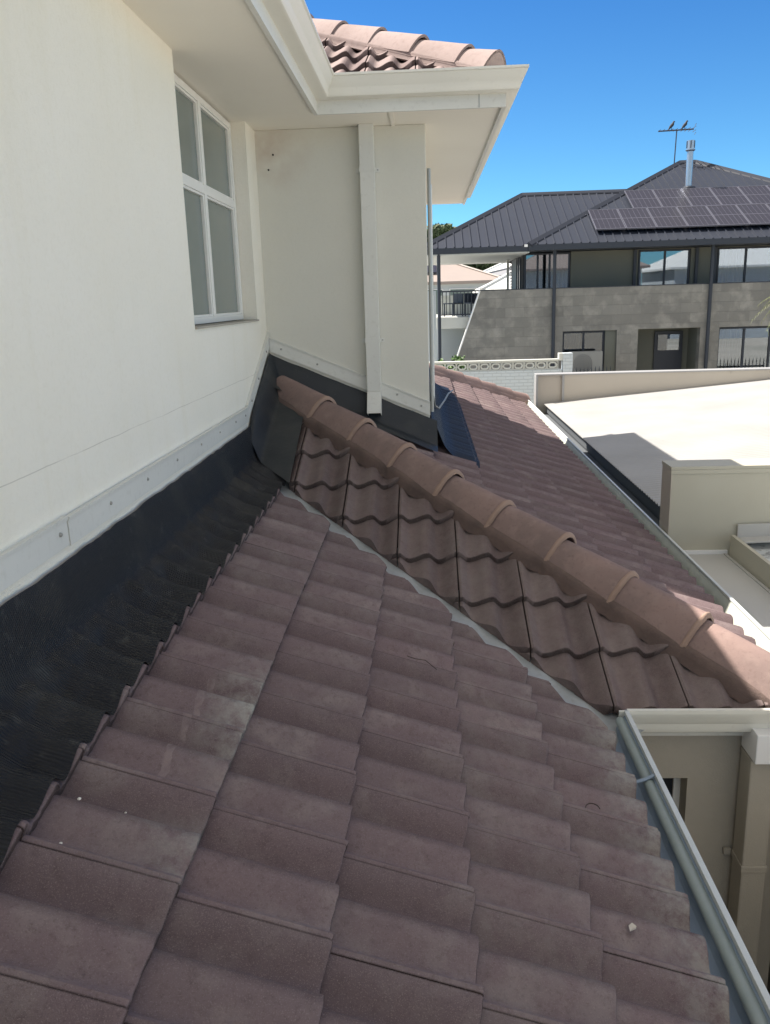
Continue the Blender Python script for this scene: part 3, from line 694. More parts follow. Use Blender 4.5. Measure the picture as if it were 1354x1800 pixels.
# one gutter per run, mitred at the inner corner
def gut(path,label,mt,prof_=gp2(GL)):
    g_=MB().sweep(path,prof_).build('gutter',mt,H,smooth=30); g_['label']=label; return g_
gA=gut([lpath[0],V(XA-.045,3.09,0)],'long open gutter under the large tile slope, blue-grey inside',M['grey_gutter'],gp2(GL,h=.098))
rl_=MB(); rl_.tube([(XA-.045+.018+.107-.030,-1,GL-.040),(XA-.045+.018+.107-.030,3.07,GL-.040)],.020,14); rl_.build('gutter_roll',M['gutter_roll'],gA,smooth=50)
gA2=MB(); x_=XA-.045+.018+.107
gA2.box((x_-.0155,-1,GL-.014),(x_+.003,3.078,GL+.004)); lp=gA2.build('gutter_lip',M['gutter_lip'],gA,bevel=.003)
gB=gut([V(XA-.045+.09,3.20,0),lpath[2],lpath[2]+V(0,.06,0)],'short cream gutter under the foot of the hip',M['steel_trim'])
gC=gut([lpath[2]+V(0,.061,0),lpath[3]],'long far gutter beside the flat roofed building',M['gutter_in'])
MB().box((XC-.045+.112,3.27,GL-.010),(XC-.045+.128,13.5,GL+.004)).build('gutter_lip',M['gutter_lip'],gC,bevel=.003)
gb2=MB().box((x_-.002,3.20-.125-.001,GL-.012),(XC-.045+.12,3.20-.108,GL+.0035)).build('gutter_lip',M['steel_trim'],gB)
for x in (.86,1.0,1.14,1.28,1.42):
    MB().box((x,3.0935,GL-.034),(x+.014,3.0975,GL-.030)).build('overflow_slot',M['dark'],gB)
# bracket strap in the long gutter
for yy in (2.62,1.2):
    br=MB(); pts=[V(x_-.008,yy,GL-.004),V(x_-.025,yy-.004,GL-.012),V(x_-.045,yy-.006,GL-.022),V(x_-.075,yy-.006,GL-.032),V(x_-.11,yy-.006,GL-.02)]
    for a,b_ in zip(pts[:-1],pts[1:]): br.hexa([a,b_,b_+V(0,.016,0),a+V(0,.016,0),a+V(0,0,.003),b_+V(0,0,.003),b_+V(0,.016,.003),a+V(0,.016,.003)])
    br.build('gutter_bracket',M['grey_gutter'],gA)
# rainhead and courtyard downpipe
rh=MB().box((1.285,3.045,-1.84),(1.47,3.20,-1.712)).build('rainhead',M['white'],H,bevel=.004); rh['label']='white rainhead box under the gutter corner'
rd=MB().box((1.285,3.085,GL-2.6),(1.385,3.20,-1.845)).build('downpipe',M['beige'],H,bevel=.008); rd['label']='beige courtyard downpipe'
for z in (-2.37,):
    c=MB(); c.box((1.281,3.081,z),(1.389,3.199,z+.03)); c.box((1.389,3.20,z),(1.42,3.215,z+.03)); c.box((1.25,3.20,z),(1.281,3.215,z+.03)); c.build('clip',M['beige'],rd,bevel=.003)

# ------------------------------------------------------------------ small litter on the tiles
def onA(x,y):
    j=math.floor((XA-x)/.3016); fr_=((XA-x)/.3016-j)
    return zA(x)+profA(y)/cp-fr_*.0255
lf=MB(); c0=V(.50,1.822,onA(.5,1.822)+.004)
lf.add([c0+V(-0.0086,-0.0115,0.0029),c0+V(0.0072,-0.0072,0.0072),c0+V(0.0115,0.0072,0.0029),c0+V(0.0014,0.0130,0.0086),c0+V(-0.0086,0.0058,0.0058),c0+V(0.0000,0.0000,0.0022),
        c0+V(-0.0086,-0.0115,0.0022),c0+V(0.0072,-0.0072,0.0065),c0+V(0.0115,0.0072,0.0022),c0+V(0.0014,0.0130,0.0079),c0+V(-0.0086,0.0058,0.0050),c0+V(0.0000,0.0000,0.0014)],
       [(0,1,5),(1,2,5),(2,3,5),(3,4,5),(4,0,5),(7,6,11),(8,7,11),(9,8,11),(10,9,11),(6,10,11)])
lfo=lf.build('dry_leaf',M['dryleaf']); recenter(lfo,c0); tag(lfo,'small pale dry leaf lying on the bottom course near the gutter','leaf')
c0=V(.50,2.34,onA(.5,2.34)+.003)
tw=MB(); tw.tube([c0+V(.022*math.cos(a),.03*math.sin(a),.004) for a in [x*.35 for x in range(0,11)]]+[c0+V(-.02,-.05,.004)],.0016,6)
two=tw.build('twig',M['twig'],smooth=60); recenter(two,c0); tag(two,'thin dark curled twig on the tiles above the gutter','twig')
tw=MB(); c0=V(-.09,2.93,onA(-.09,2.93)+.004); tw.tube([c0,c0+V(.03,-.03,.002),c0+V(.07,-.05,.004),c0+V(.11,-.10,-.01)],.0013,6)
two=tw.build('twig',M['twig'],smooth=60); recenter(two,c0); tag(two,'straight hairlike twig in the middle of the big slope','twig')
def fleck(x,y,r,lab,z=None):
    z=onA(x,y) if z is None else z
    m=MB(); c0=V(x,y,z+r*.4); rings=[]
    m.tube([c0+V(0,0,-r*.6),c0+V(0,0,-r*.3),c0+V(0,0,r*.1),c0+V(0,0,r*.5)],r,7,rr=[r*.5,r*.95,r,r*.45])
    o=m.build('mortar_crumb',M['fleck'],smooth=60); recenter(o,c0); tag(o,lab,'crumb','pale mortar crumbs on the tiles')
fleck(-.765,1.565,.0045,'white mortar crumb on the top course beside the black flashing')
fleck(-.755,1.44,.004,'white mortar crumb closest to the bottom left corner of the photo')
fleck(-.69,1.62,.003,'tiny pale crumb just right of the largest crumb')
fleck(-.02,1.30,.0025,'tiny pale crumb alone on the middle of the big tile slope')

# ------------------------------------------------------------------ flat roofed building on the right
FBD=thing('flat_roofed_building','low cream building with white metal roof decks, right of the tiled roof','building',(4,8,GZ))
def deckz(x): return -1.62+.085*(x-1.80)
mb=MB(); X=[1.80,1.83,3,6,12]; ny=int((13.0-5.87)/.0127)
for j in range(ny+1):
    y=5.87+(13.0-5.87)*j/ny
    for x in X:
        mb.v.append((x,y,deckz(x)+.008*math.cos(2*math.pi*y/.0762)))
for j in range(ny):
    for k in range(4): a=j*5+k; mb.f.append((a,a+1,a+6,a+5))
o=mb.build('roof_deck',M['deck'],FBD,smooth=70); o['label']='upper corrugated white roof deck'
mb=MB(); mb.box((1.86,5.9,GZ),(11.9,12.98,-1.75)); mb.box((1.70,5.6,GZ),(1.715,13.0,-1.70)); mb.box((1.7155,5.9,GZ),(1.855,13.,-1.78)); mb.build('wall',M['boxgutter'],FBD)
MB().box((1.845,5.9,-1.75),(1.857,13.0,-1.668)).build('box_gutter_side',M['boxgutter'],FBD)
# far parapet
pp=MB(); pp.box((2.085,13.0,GZ),(12,13.22,-1.19)); o=pp.build('parapet',M['parapet'],FBD); o['label']='long far parapet with cream capping'
pp=MB(); pp.box((1.70,13.03,GZ),(2.083,13.22,-1.195)); pp.build('parapet',M['parapet'],FBD)
cp_=MB(); cp_.box((1.68,12.985,-1.192),(12.01,13.235,-1.170)); cp_.box((1.68,12.985,-1.66),(1.712,13.235,-1.193)); cp_.box((2.075,12.985,-1.61),(2.11,13.0,-1.193)); cp_.build('capping',M['deck'],FBD,bevel=.004)
for x in (4.6,7.6): MB().box((x,12.98,-1.23),(x+.004,12.986,-1.168)).build('capping_joint',M['rivet'],FBD)
# mid block
bk=MB(); bk.box((1.66,5.65,GZ),(9,5.868,-1.175)); o=bk.build('parapet',M['block'],FBD); o['label']='near cream clad upstand wall between the two decks'
ck=MB(); ck.box((1.648,5.64,-1.174),(9.01,5.875,-1.152)); ck.box((1.65,5.642,-1.205),(9.0,5.6495,-1.1745)); ck.build('capping',M['block'],FBD,bevel=.003)
MB().box((1.652,5.6425,-1.77),(1.6595,5.868,-1.176)).build('capping',M['parapet'],FBD)
# lower deck
ld=MB().box((1.69,-2,-1.80),(2.06,5.648,-1.77)).build('roof_deck',M['deckflat'],FBD); ld['label']='lower smooth pale roof strip beside the far gutter'
MB().box((1.70,5.625,-1.7695),(2.058,5.6485,-1.745)).build('flashing',M['white'],FBD)
MB().box((2.03,-2,-1.7695),(2.045,5.62,-1.762)).build('seam',M['deckflat'],FBD)
MB().box((1.72,-2,GZ),(9,5.645,-1.81)).build('wall',M['beige'],FBD)
MB().box((2.062,-2,-1.80),(2.09,5.60,-1.625)).build('upstand',M['block'],FBD,bevel=.003)
o=MB(); ny=110
for j in range(ny+1):
    y=1.0+(5.60-1.0)*j/ny
    for x in (2.15,3.2,9): o.v.append((x,y,-1.70+.04*(x-2.15)+.008*math.cos(2*math.pi*y/.17)))
for j in range(ny):
    for k in range(2): a=j*3+k; o.f.append((a,a+1,a+4,a+3))
oo=o.build('roof_sheet',M['coping'],FBD,smooth=60); oo['label']='weathered grey sheet roof beyond the upstand'
sh=MB(); 
sh.hexa([V(2.12,5.50,-1.66),V(5,5.50,-1.56),V(5,5.63,-1.56),V(2.12,5.63,-1.66),V(2.12,5.50,-1.648),V(5,5.50,-1.548),V(5,5.63,-1.548),V(2.12,5.63,-1.648)])
sh.hexa([V(2.115,5.622,-1.655),V(5,5.622,-1.555),V(5,5.64,-1.555),V(2.115,5.64,-1.655),V(2.115,5.622,-1.56),V(5,5.622,-1.49),V(5,5.64,-1.49),V(2.115,5.64,-1.56)])
sh.build('ridge_flashing',M['deckflat'],FBD,bevel=.003)

# ------------------------------------------------------------------ boundary wall with breeze blocks
BW=thing('boundary_wall','long pale painted brick wall topped with pierced breeze blocks and a stepped end pillar','wall',(1.5,22.1,GZ))
k=22/16
MB().box((-9,22.0,GZ),(3.50,22.2,-1.872)).build('brickwork',M['brickwhite'],BW)
MB().box((3.52,21.97,GZ),(3.77,22.23,-1.455)).build('pillar',M['brickwhite'],BW,bevel=.01)
MB().box((3.42,21.98,-1.64),(3.519,22.22,-1.455)).build('pillar_step',M['blockwhite'],BW,bevel=.008)
MB().box((-9,21.99,-1.632),(3.415,22.21,-1.60)).build('coping',M['blockwhite'],BW,bevel=.006)
def bblock(x):
    m=MB(); w_,z0,z1=.285,-1.870,-1.634; y0,y1=22.03,22.17
    m.box((x,y0,z0),(x+.018,y1,z1)); m.box((x+w_-.018,y0,z0),(x+w_,y1,z1)); m.box((x+.018,y0,z1-.03),(x+w_-.018,y1,z1)); m.box((x+.018,y0,z0),(x+w_-.018,y1,z0+.03))
    # oval ring inside
    n_=20; cx=x+w_/2; cz=(z0+z1)/2; ring=[]
    for q in range(n_):
        a=2*math.pi*q/n_; c_,s_=math.cos(a),math.sin(a)
        e=lambda v,pw:abs(v)**pw*(1 if v>=0 else -1)
        ring.append((e(c_,.6),e(s_,.8)))
    vs=[];fs=[]
    for (sx,sz) in ((.105,.078),(.078,.045)):
        for yy in (y0+.01,y1-.01): vs+=[(cx+a*sx,yy,cz+b_*sz) for a,b_ in ring]
    for q in range(n_):
        q2=(q+1)%n_
        fs+=[(q,q2,n_*2+q2,n_*2+q),(n_+q,n_*3+q,n_*3+q2,n_+q2),(q,n_+q,n_+q2,q2),(2*n_+q,2*n_+q2,3*n_+q2,3*n_+q)]
    m.add(vs,fs)
    m.box((x+.018,y0+.02,cz-.012),(x+.04,y1-.02,cz+.012)); m.box((x+w_-.04,y0+.02,cz-.012),(x+w_-.018,y1-.02,cz+.012))
    return m
x=3.42-.292
for q in range(24):
    bblock(x).build('breeze_block',M['blockwhite'],BW); x-=.292
# ------------------------------------------------------------------ neighbour house with charcoal roof
NH=thing('neighbour_house','large modern house with charcoal metal roof, solar panels and a grey stone clad front','house',(6,31,GZ))
# stone clad front with sloping left end and openings
def poly_wall(x0,x1,z0,z1,holes,y0,y1):
    m=MB(); xs=sorted({x0,x1,*[h[0] for h in holes],*[h[1] for h in holes]}); 
    for a,b_ in zip(xs[:-1],xs[1:]):
        hs=[h for h in holes if h[0]<=a+1e-6 and h[1]>=b_-1e-6]
        if not hs: m.box((a,y0,z0),(b_,y1,z1))
        for h in hs:
            if h[2]>z0: m.box((a,y0,z0),(b_,y1,h[2]))
            if h[3]<z1: m.box((a,y0,h[3]),(b_,y1,z1))
    return m
holes=[(4.30,5.98,-3.9,-1.12),(6.63,8.54,GZ,-1.11),(9.12,11.6,-3.9,-1.12)]
m=poly_wall(1.74,18,GZ,.19,holes,27,27.3)
xb=1.733-(.209-GZ)*(1.733-.864)/(.209+2.22)
m.add([(xb,27,GZ),(1.74,27,GZ),(1.74,27,.19),(xb,27.3,GZ),(1.74,27.3,GZ),(1.74,27.3,.19)],[(0,1,2),(5,4,3),(0,2,5,3),(1,4,5,2),(0,3,4,1)])
sw=m.build('stone_wall',M['stone'],NH)
# thin pale edge strip on sloping end
dirv=(V(1.733,27,.209)-V(xb,27,GZ)).normalized(); e0=V(xb,26.985,GZ); e1=V(1.733,26.985,.215)
MB().hexa([e0+V(-.03,0,0),e0+V(.01,0,0),e0+V(.01,.33,0),e0+V(-.03,.33,0),e1+V(-.03,0,0),e1+V(.01,0,0),e1+V(.01,.33,0),e1+V(-.03,.33,0)]).build('edge_trim',M['white'],sw)
MB().box((1.70,26.985,.191),(18,27.32,.215)).build('wall_capping',M['navy'],sw)
def window(x0,x1,z0,z1,y,mull=(),curt=(),depth=.5,name='window',lab=None,blind=None):
    m=MB(); b=.05
    m.box((x0,y-.04,z0),(x0+b,y+.04,z1)); m.box((x1-b,y-.04,z0),(x1,y+.04,z1)); m.box((x0+b,y-.04,z1-b),(x1-b,y+.04,z1)); m.box((x0+b,y-.04,z0),(x1-b,y+.04,z0+b))
    for q in mull: m.box((q-.03,y-.04,z0+b),(q+.03,y+.04,z1-b))
    f=m.build(name,M['navy'],NH)
    if lab: f['label']=lab
    xs=[x0+b]+[v for q in mull for v in (q-.03,q+.03)]+[x1-b]
    for a,b_ in zip(xs[::2],xs[1::2]): MB().box((a,y-.004,z0+b),(b_,y+.004,z1-b)).build('pane',M['glass'],f)
    rm=MB(); rm.box((x0,y+depth,z0),(x1,y+depth+.02,z1)); rm.box((x0-.02,y+.041,z0),(x0,y+depth,z1)); rm.box((x1,y+.041,z0),(x1+.02,y+depth,z1)); rm.box((x0,y+.041,z0-.02),(x1,y+depth,z0)); rm.box((x0,y+.041,z1),(x1,y+depth,z1+.02))
    rm.build('room',M['roomdark'],f)
    for (a,b_) in curt:
        c=MB(); n_=max(8,int((b_-a)/.03))
        for q in range(n_+1):
            xx=a+(b_-a)*q/n_; yy=y+.14+.03*math.sin(xx*2*math.pi/.11)
            c.v+=[(xx,yy,z0+.02),(xx,yy,z1-.02)]
        for q in range(n_): c.f.append((2*q,2*q+2,2*q+3,2*q+1))
        c.build('curtain',M['curtain'],f,smooth=60)
    return f
window(4.32,5.98-.35,-3.9,-1.14,27.20,mull=(4.98,),curt=((4.36,4.9),),lab='ground floor window with a pale curtain')
window(9.14,11.58,-3.9,-1.14,27.20,mull=(9.95,10.75),curt=((9.2,9.85),),lab='right ground floor window')
MB().box((5.635,27.08,-3.9),(5.975,27.3,-1.125)).build('reveal',M['wallgrey'],NH)
# recessed doorway
en=MB(); en.box((6.60,28.2,GZ),(8.56,28.3,-1.1)); en.box((6.58,27.31,GZ),(6.63,28.2,-1.1)); en.box((8.54,27.31,GZ),(8.59,28.2,-1.1)); en.box((6.58,27.31,-1.109),(8.59,28.3,-1.05)); en.build('porch',M['wallgrey'],NH)
dd=MB().box((7.45,28.12,GZ),(8.35,28.19,-1.25)).build('door',M['navy'],NH)
MB().box((7.55,28.09,-1.85),(8.25,28.118,-1.35)).build('pane',M['glass'],dd)
# upper storey
YU=28.0; ZT=1.32; ZB=-.9
up=poly_wall(4.66,18,ZB,ZT,[(6.78,8.42,ZB,ZT-.02),(9.24,11.9,.26-.3,ZT-.02)],YU,YU+.2)
up.build('upper_wall',M['wallgrey'],NH)
window(3.20,4.64,ZB,ZT-.02,YU+.05,mull=(3.62,4.0),curt=((4.1,4.6),),depth=.8,lab='upper corner window with a pale curtain')
window(6.80,8.40,ZB,ZT-.03,YU+.05,mull=(7.62,),curt=(),lab='upper sliding glass door')
window(9.26,11.88,.0,ZT-.03,YU+.05,mull=(10.14,11.0),curt=((9.35,10.1),),lab='upper right window with blinds')
for xx in (6.62,8.55,9.12):
    MB().box((xx,YU-.08,ZB),(xx+.09,YU-.001,ZT)).build('post',M['navy'],NH)
MB().box((2.6,28.8,-2.9),(17.8,37,-1.0)).build('inner_core',M['wallgrey'],NH)
MB().box((4.9,29.0,-.95),(17.8,37,1.33)).build('inner_core',M['wallgrey'],NH)
# louvre screens at the balcony corner
for i,xx in enumerate((3.02,3.14,3.26,3.38,3.50)):
    MB().box((xx,28.3+i*.5,-.6),(xx+.05,28.42+i*.5,1.2)).build('screen_slat',M['navy'],NH)
lv=MB()
for q in range(16): lv.box((3.02,31.0,-.5+q*.1),(3.30,31.06,-.46+q*.1))
lv.build('louvre',M['white'],NH)
MB().box((2.92,31.0,-.6),(3.0,31.1,1.25)).build('post',M['blockwhite'],NH)
MB().box((3.06,29.2,-.6),(3.10,30.8,1.2)).build('screen',M['navy'],NH)
# roofs
zE_=1.49; yE=26.6
def ribbed(face,axis_u,name,parent,mt,pitch_r=.26,rib=.045):
    """face: planar polygon (3d, ccw from above); ribs run up the slope (axis_u)"""
    m=MB(); n_=len(face); fc=[Vector(q) for q in face]; nn=(fc[1]-fc[0]).cross(fc[2]-fc[0]).normalized(); nn=nn if nn.z>0 else -nn
    m.add(fc+[q-nn*.05 for q in fc],[tuple(range(n_)),tuple(reversed(range(n_,2*n_)))]+[(a,a+n_,(a+1)%n_+n_,(a+1)%n_) for a in range(n_)])
    u=Vector(axis_u).normalized(); r=u.cross(nn).normalized(); O=fc[0]
    co=[((q-O).dot(r),(q-O).dot(u)) for q in fc]; a0=min(c[0] for c in co); a1=max(c[0] for c in co)
    a=math.ceil(a0/pitch_r)*pitch_r
    while a<a1:
        hit=[]
        for q in range(n_):
            p_,s_=co[q],co[(q+1)%n_]
            if (p_[0]-a)*(s_[0]-a)<0: f_=(a-p_[0])/(s_[0]-p_[0]); hit.append(p_[1]+f_*(s_[1]-p_[1]))
        if len(hit)>=2 and max(hit)-min(hit)>.15:
            lo,hi=min(hit),max(hit); A0=O+r*a+u*lo; A1=O+r*a+u*hi
            w1,w2=rib*.5,rib*.25
            vs=[A0-r*w1,A0+r*w1,A0+r*w2+nn*.035,A0-r*w2+nn*.035,A1-r*w1,A1+r*w1,A1+r*w2+nn*.035,A1-r*w2+nn*.035]
            m.add(vs,[(0,1,2,3),(7,6,5,4),(0,4,5,1),(1,5,6,2),(2,6,7,3),(3,7,4,0)])
        a+=pitch_r
    return m.build(name,mt,parent)
ap=V(9.25,32.7,4.48); ap2=V(9.80,32.7,4.48); c1=V(3.16,yE,zE_); c2=V(15.9,yE,zE_); c3=V(15.9,38.8,zE_); c4=V(3.16,38.8,zE_)
rf=ribbed([c1,c2,ap2,ap],V(0,6.1,2.99),'roof',NH,M['metalroof']); rf['label']='tall charcoal hipped roof with solar panels'
ribbed([c2,c3,ap2],V(-6.1,0,2.99),'roof',NH,M['metalroof']); ribbed([c4,c1,ap],V(6.1,0,2.99),'roof',NH,M['metalroof']); ribbed([c3,c4,ap,ap2],V(0,-6.1,2.99),'roof',NH,M['metalroof'])
def cap_line(a,b_,name='ridge_capping',wd=.13):
    a=Vector(a);b_=Vector(b_); d=(b_-a).normalized(); s=d.cross(V(0,0,1)).normalized(); u=s.cross(d)
    m=MB(); pr=[(-wd,-.075),(-wd*.8,-.03),(0,.055),(wd*.8,-.03),(wd,-.075),(0,-.10)]
    vs=[q+s*x+u*(z+.03) for q in (a,b_) for x,z in pr]; m.add(vs,[(k_,(k_+1)%6,(k_+1)%6+6,k_+6) for k_ in range(6)]+[tuple(range(6)),tuple(range(11,5,-1))])
    return m.build(name,M['navy'] if False else M['metalroof'],NH)
cap_line(c1,ap); cap_line(c2,ap2); cap_line(ap,ap2)
# second roof
d1=V(-.12,yE+.05,1.47); d2=V(3.4,yE+.05,1.47); r1=V(3.37,30.5,3.33); r2=V(7.3,30.5,3.33); d3=V(7.3,yE+.05,1.47)
r2f=ribbed([d1,V(4.9,yE+.05,1.47),V(8.2,29.9,3.05),V(8.2,30.5,3.33),r1],V(0,3.85,1.86),'roof',NH,M['metalroof']); r2f['label']='lower charcoal roof over the balcony'
ribbed([V(-.12,34.35,1.47),d1,r1],V(3.49,0,1.86),'roof',NH,M['metalroof'])
ribbed([V(7.5,34.35,1.47),V(-.12,34.35,1.47),r1,V(7.5,30.5,3.33)],V(0,-3.85,1.86),'roof',NH,M['metalroof'])
cap_line(d1,r1); cap_line(r1,V(7.0,30.5,3.33))
ev=MB(); ev.box((3.16,yE-.03,zE_-.17),(15.9,yE+.05,zE_+.0)); ev.build('eave_gutter',M['navy'],NH)
ev=MB(); ev.box((-.15,yE+.02,1.47-.17),(3.159,yE+.10,1.47)); ev.box((-.15,yE+.10,1.30),(-.07,34.3,1.47)); ev.build('eave_gutter',M['navy'],NH)
MB().box((-.06,yE+.11,1.27),(3.2,34.3,1.299)).build('soffit',M['palewall'],NH)
MB().box((3.21,yE+.06,1.335),(15.8,28.6,1.36)).build('soffit',M['navy'],NH)
# white gutter bracket at eave junction
MB().box((3.03,yE-.06,1.43),(3.12,yE-.02,1.50)).build('bracket',M['white'],NH)
# posts/downpipes
for (x,y,z0,z1) in ((.44,26.75,GZ,1.31),(3.99,26.9,GZ,1.33),(8.74,26.9,GZ,1.33),(.22,27.2,0.1,1.27)):
    MB().tube([(x,y,z0),(x,y,z1)],.055,10).build('downpipe',M['navy'],NH,smooth=40)
# balcony: slab, railing
MB().box((.36,27.45,-.95),(2.4,33.5,-.60)).build('balcony_slab',M['blockwhite'],NH,bevel=.01)
rl=MB(); rl.box((.42,27.5,.18),(2.2,27.55,.225)); rl.box((.42,27.5,-.54),(2.2,27.55,-.50)); rl.box((.42,27.5,-.5),(.47,27.55,.18))
ro=rl.build('railing',M['navy'],NH)
for q in range(14): MB().box((.55+q*.115,27.513,-.5),(.55+q*.115+.026,27.537,.18)).build('baluster',M['navy'],ro)
MB().box((-.25,28.1,GZ),(.36,28.3,.24)).build('wall',M['palewall'],NH)
MB().box((.42,28.6,GZ),(2.6,28.8,-.96)).build('wall',M['palewall'],NH)
MB().box((.5,33.4,-.6),(3.2,33.5,.1)).build('rear_balustrade',M['blockwhite'],NH)
# solar panels lie proud of the roof
ru=V(0,6.1,2.99).normalized(); rn=V(0,-2.99,6.1).normalized()
def panel(x,y):
    z=zE_+(y-yE)*2.99/6.1; O=V(x,y,z)+rn*.11; L=1.57; w_=.905
    def bx(m,a0,a1,u0,u1,h0,h1): m.hexa([O+V(a,0,0)+ru*u_+rn*h for h in (h0,h1) for a,u_ in ((a0,u0),(a1,u0),(a1,u1),(a0,u1))])
    m=MB(); bx(m,.02,w_-.02,.02,L-.02,0,.03); po=m.build('solar_panel',M['panel'],NH)
    m=MB(); bx(m,0,.02,0,L,-.01,.036); bx(m,w_-.02,w_,0,L,-.01,.036); bx(m,.0201,w_-.0201,0,.02,-.01,.036); bx(m,.0201,w_-.0201,L-.02,L,-.01,.036); bx(m,.021,w_-.021,L/2-.012,L/2+.012,.0301,.034)
    for q in (1,2,3,4,5): bx(m,w_*q/6-.003,w_*q/6+.003,.0205,L/2-.0125,.0301,.0325); bx(m,w_*q/6-.003,w_*q/6+.003,L/2+.0125,L-.0205,.0301,.0325)
    m.build('panel_frame',M['panelframe'],po)
for q in range(9): panel(5.26+q*.927,27.20)
for q in range(7): panel(6.70+q*.927,28.63)
# flue
fz=3.367
fl=MB(); fl.tube([(8.93,30.43,fz-.1),(8.93,30.43,fz+1.22)],.105,20); fo=fl.build('flue',M['flue'],NH,smooth=40)
cw=MB(); cw.tube([(8.93,30.43,fz+1.14),(8.93,30.43,fz+1.18),(8.93,30.43,fz+1.2)],.16,20,rr=[.11,.16,.16]); cw.tube([(8.93,30.43,fz+1.2),(8.93,30.43,fz+1.48)],.135,20); cw.build('cowl',M['flue'],fo,smooth=40)
for a in range(6):
    aa=a*math.pi/3+.3; MB().box((8.93+.137*math.cos(aa)-.014,30.43+.137*math.sin(aa)-.01,fz+1.24),(8.93+.137*math.cos(aa)+.014,30.43+.137*math.sin(aa)+.01,fz+1.46)).build('cowl_slot',M['navy'],fo)
sk=MB(); sk.tube([(8.93,30.43,fz-.12),(8.93,30.43,fz+.02),(8.93,30.43,fz+.06)],.2,16,rr=[.24,.2,.12]); sk.build('flue_collar',M['navy'],fo,smooth=40)
# aerial
an=MB(); ax_,ay,az=9.02,32.6,4.42; an.tube([(ax_,ay,az),(ax_+.03,ay,az+1.12)],.022,8); ao=an.build('tv_antenna',M['ant'],NH,smooth=40)
bm_=MB(); bm_.tube([(ax_-.62,ay,az+1.12),(ax_+.62,ay,az+1.15)],.025,8); bm_.build('boom',M['ant'],ao)
for q in range(9):
    xx=ax_-.58+q*.14; hl=.16+.03*q
    MB().tube([(xx,ay-hl,az+1.145),(xx,ay+hl,az+1.145)],.009,6).build('element',M['ant'],ao)
rf_=MB()
for z in (-.12,-.05,.05,.12): rf_.tube([(ax_+.64,ay-.2,az+1.15+z*1.2),(ax_+.60+abs(z),ay+.2,az+1.15+z*1.2)],.01,6)
rf_.build('reflector',M['ant'],ao)
def bird(x,y,z,face,lab):
    m=MB(); f=face
    # one continuous body: tail, rump, breast, neck, head, bill
    pts=[(-.20,.0,-.10),(-.13,0,-.05),(-.07,0,.02),(-.01,0,.075),(.045,0,.125),(.07,0,.175),(.085,0,.205),(.10,0,.225),(.135,0,.222),(.165,0,.215)]
    rr=[.012,.022,.045,.062,.06,.042,.034,.036,.018,.003]
    m.tube([V(x+a*f*.75,y,z+.055+c*.9) for a,b_,c in pts],1,12,rr=[q*.9 for q in rr])
    for s in (-.02,.02): m.tube([(x,y+s,z+.07),(x+.005*f,y+s,z)],.005,5)
    o=m.build('bird',M['bird'],smooth=60); recenter(o,(x,y,z)); tag(o,lab,'bird','birds perched on the aerial'); return o
bird(ax_-.16,ay,az+1.16,1,'small dark bird perched upright left of the mast on the roof antenna')
bird(ax_+.30,ay,az+1.165,1,'small dark bird leaning forward right of the mast on the roof antenna')
# balcony furniture
def chair(x,y,rz,lab):
    T=thing('outdoor_chair',lab,'chair',(x,y,-.60),'chairs on the balcony'); 
    def P(a,b_,c): return V(x,y,-.60)+Matrix.Rotation(rz,3,'Z')@V(a,b_,c)
    def bx(a0,a1,b0,b1,c0,c1): 
        m=MB(); m.hexa([P(a,b_,c) for c in (c0,c1) for a,b_ in ((a0,b0),(a1,b0),(a1,b1),(a0,b1))]); return m
    bx(-.24,.24,-.24,.24,.40,.44).build('seat',M['navy'],T); bx(-.24,.24,.2,.24,.44,.74).build('backrest',M['navy'],T)
    for a in (-.23,.20):
        for b_ in (-.23,.20): bx(a,a+.03,b_,b_+.03,0,.40).build('leg',M['navy'],T)
chair(1.62,28.6,.4,'dark outdoor chair at the right end of the balcony'); chair(.95,28.9,-.9,'dark outdoor chair left of the other one on the balcony')
# reflections of an air conditioner and spiked railings, built before the ground windows
AC=thing('reflected_air_conditioner','reflection of an air conditioner, built as a box before the left ground floor window of the charcoal roofed house','air conditioner',(5.0,26.6,-3.0))
MB().box((4.45,26.45,-2.45),(5.45,26.75,-1.72)).build('casing',M['acgrey'],AC,bevel=.02)
gr=MB(); 
for q in range(6): gr.tube([(4.85+.05*(q+.5)*math.cos(a),26.44,-2.09+.05*(q+.5)*math.sin(a)) for a in [z*math.pi/12 for z in range(25)]],.006,4)
gr.build('fan_grille',M['navy'],AC)
MB().box((4.5,26.45,-4.25),(4.56,26.75,-2.451)).build('stand',M['navy'],AC); MB().box((5.34,26.45,-4.25),(5.4,26.75,-2.451)).build('stand',M['navy'],AC)
for (x0,x1,lab) in ((4.25,5.7,'reflection of a black spiked railing, built before the left ground floor window'),(9.1,11.0,'reflection of a black spiked railing, built before the right ground floor window')):
    T=thing('reflected_spiked_railing',lab,'railing',((x0+x1)/2,26.3,GZ),'reflected spiked railings built before the charcoal roofed house')
    rr_=MB(); rr_.box((x0,26.28,-2.46),(x1,26.31,-2.41)); rr_.box((x0,26.28,-4.0),(x1,26.31,-3.95)); rr_.build('rail',M['navy'],T)
    q=x0+.04
    while q<x1:
        s=MB(); s.tube([(q,26.295,GZ),(q,26.295,-2.25),(q,26.295,-2.16)],.014,5,rr=[.013,.013,.002]); s.build('bar',M['navy'],T); q+=.115

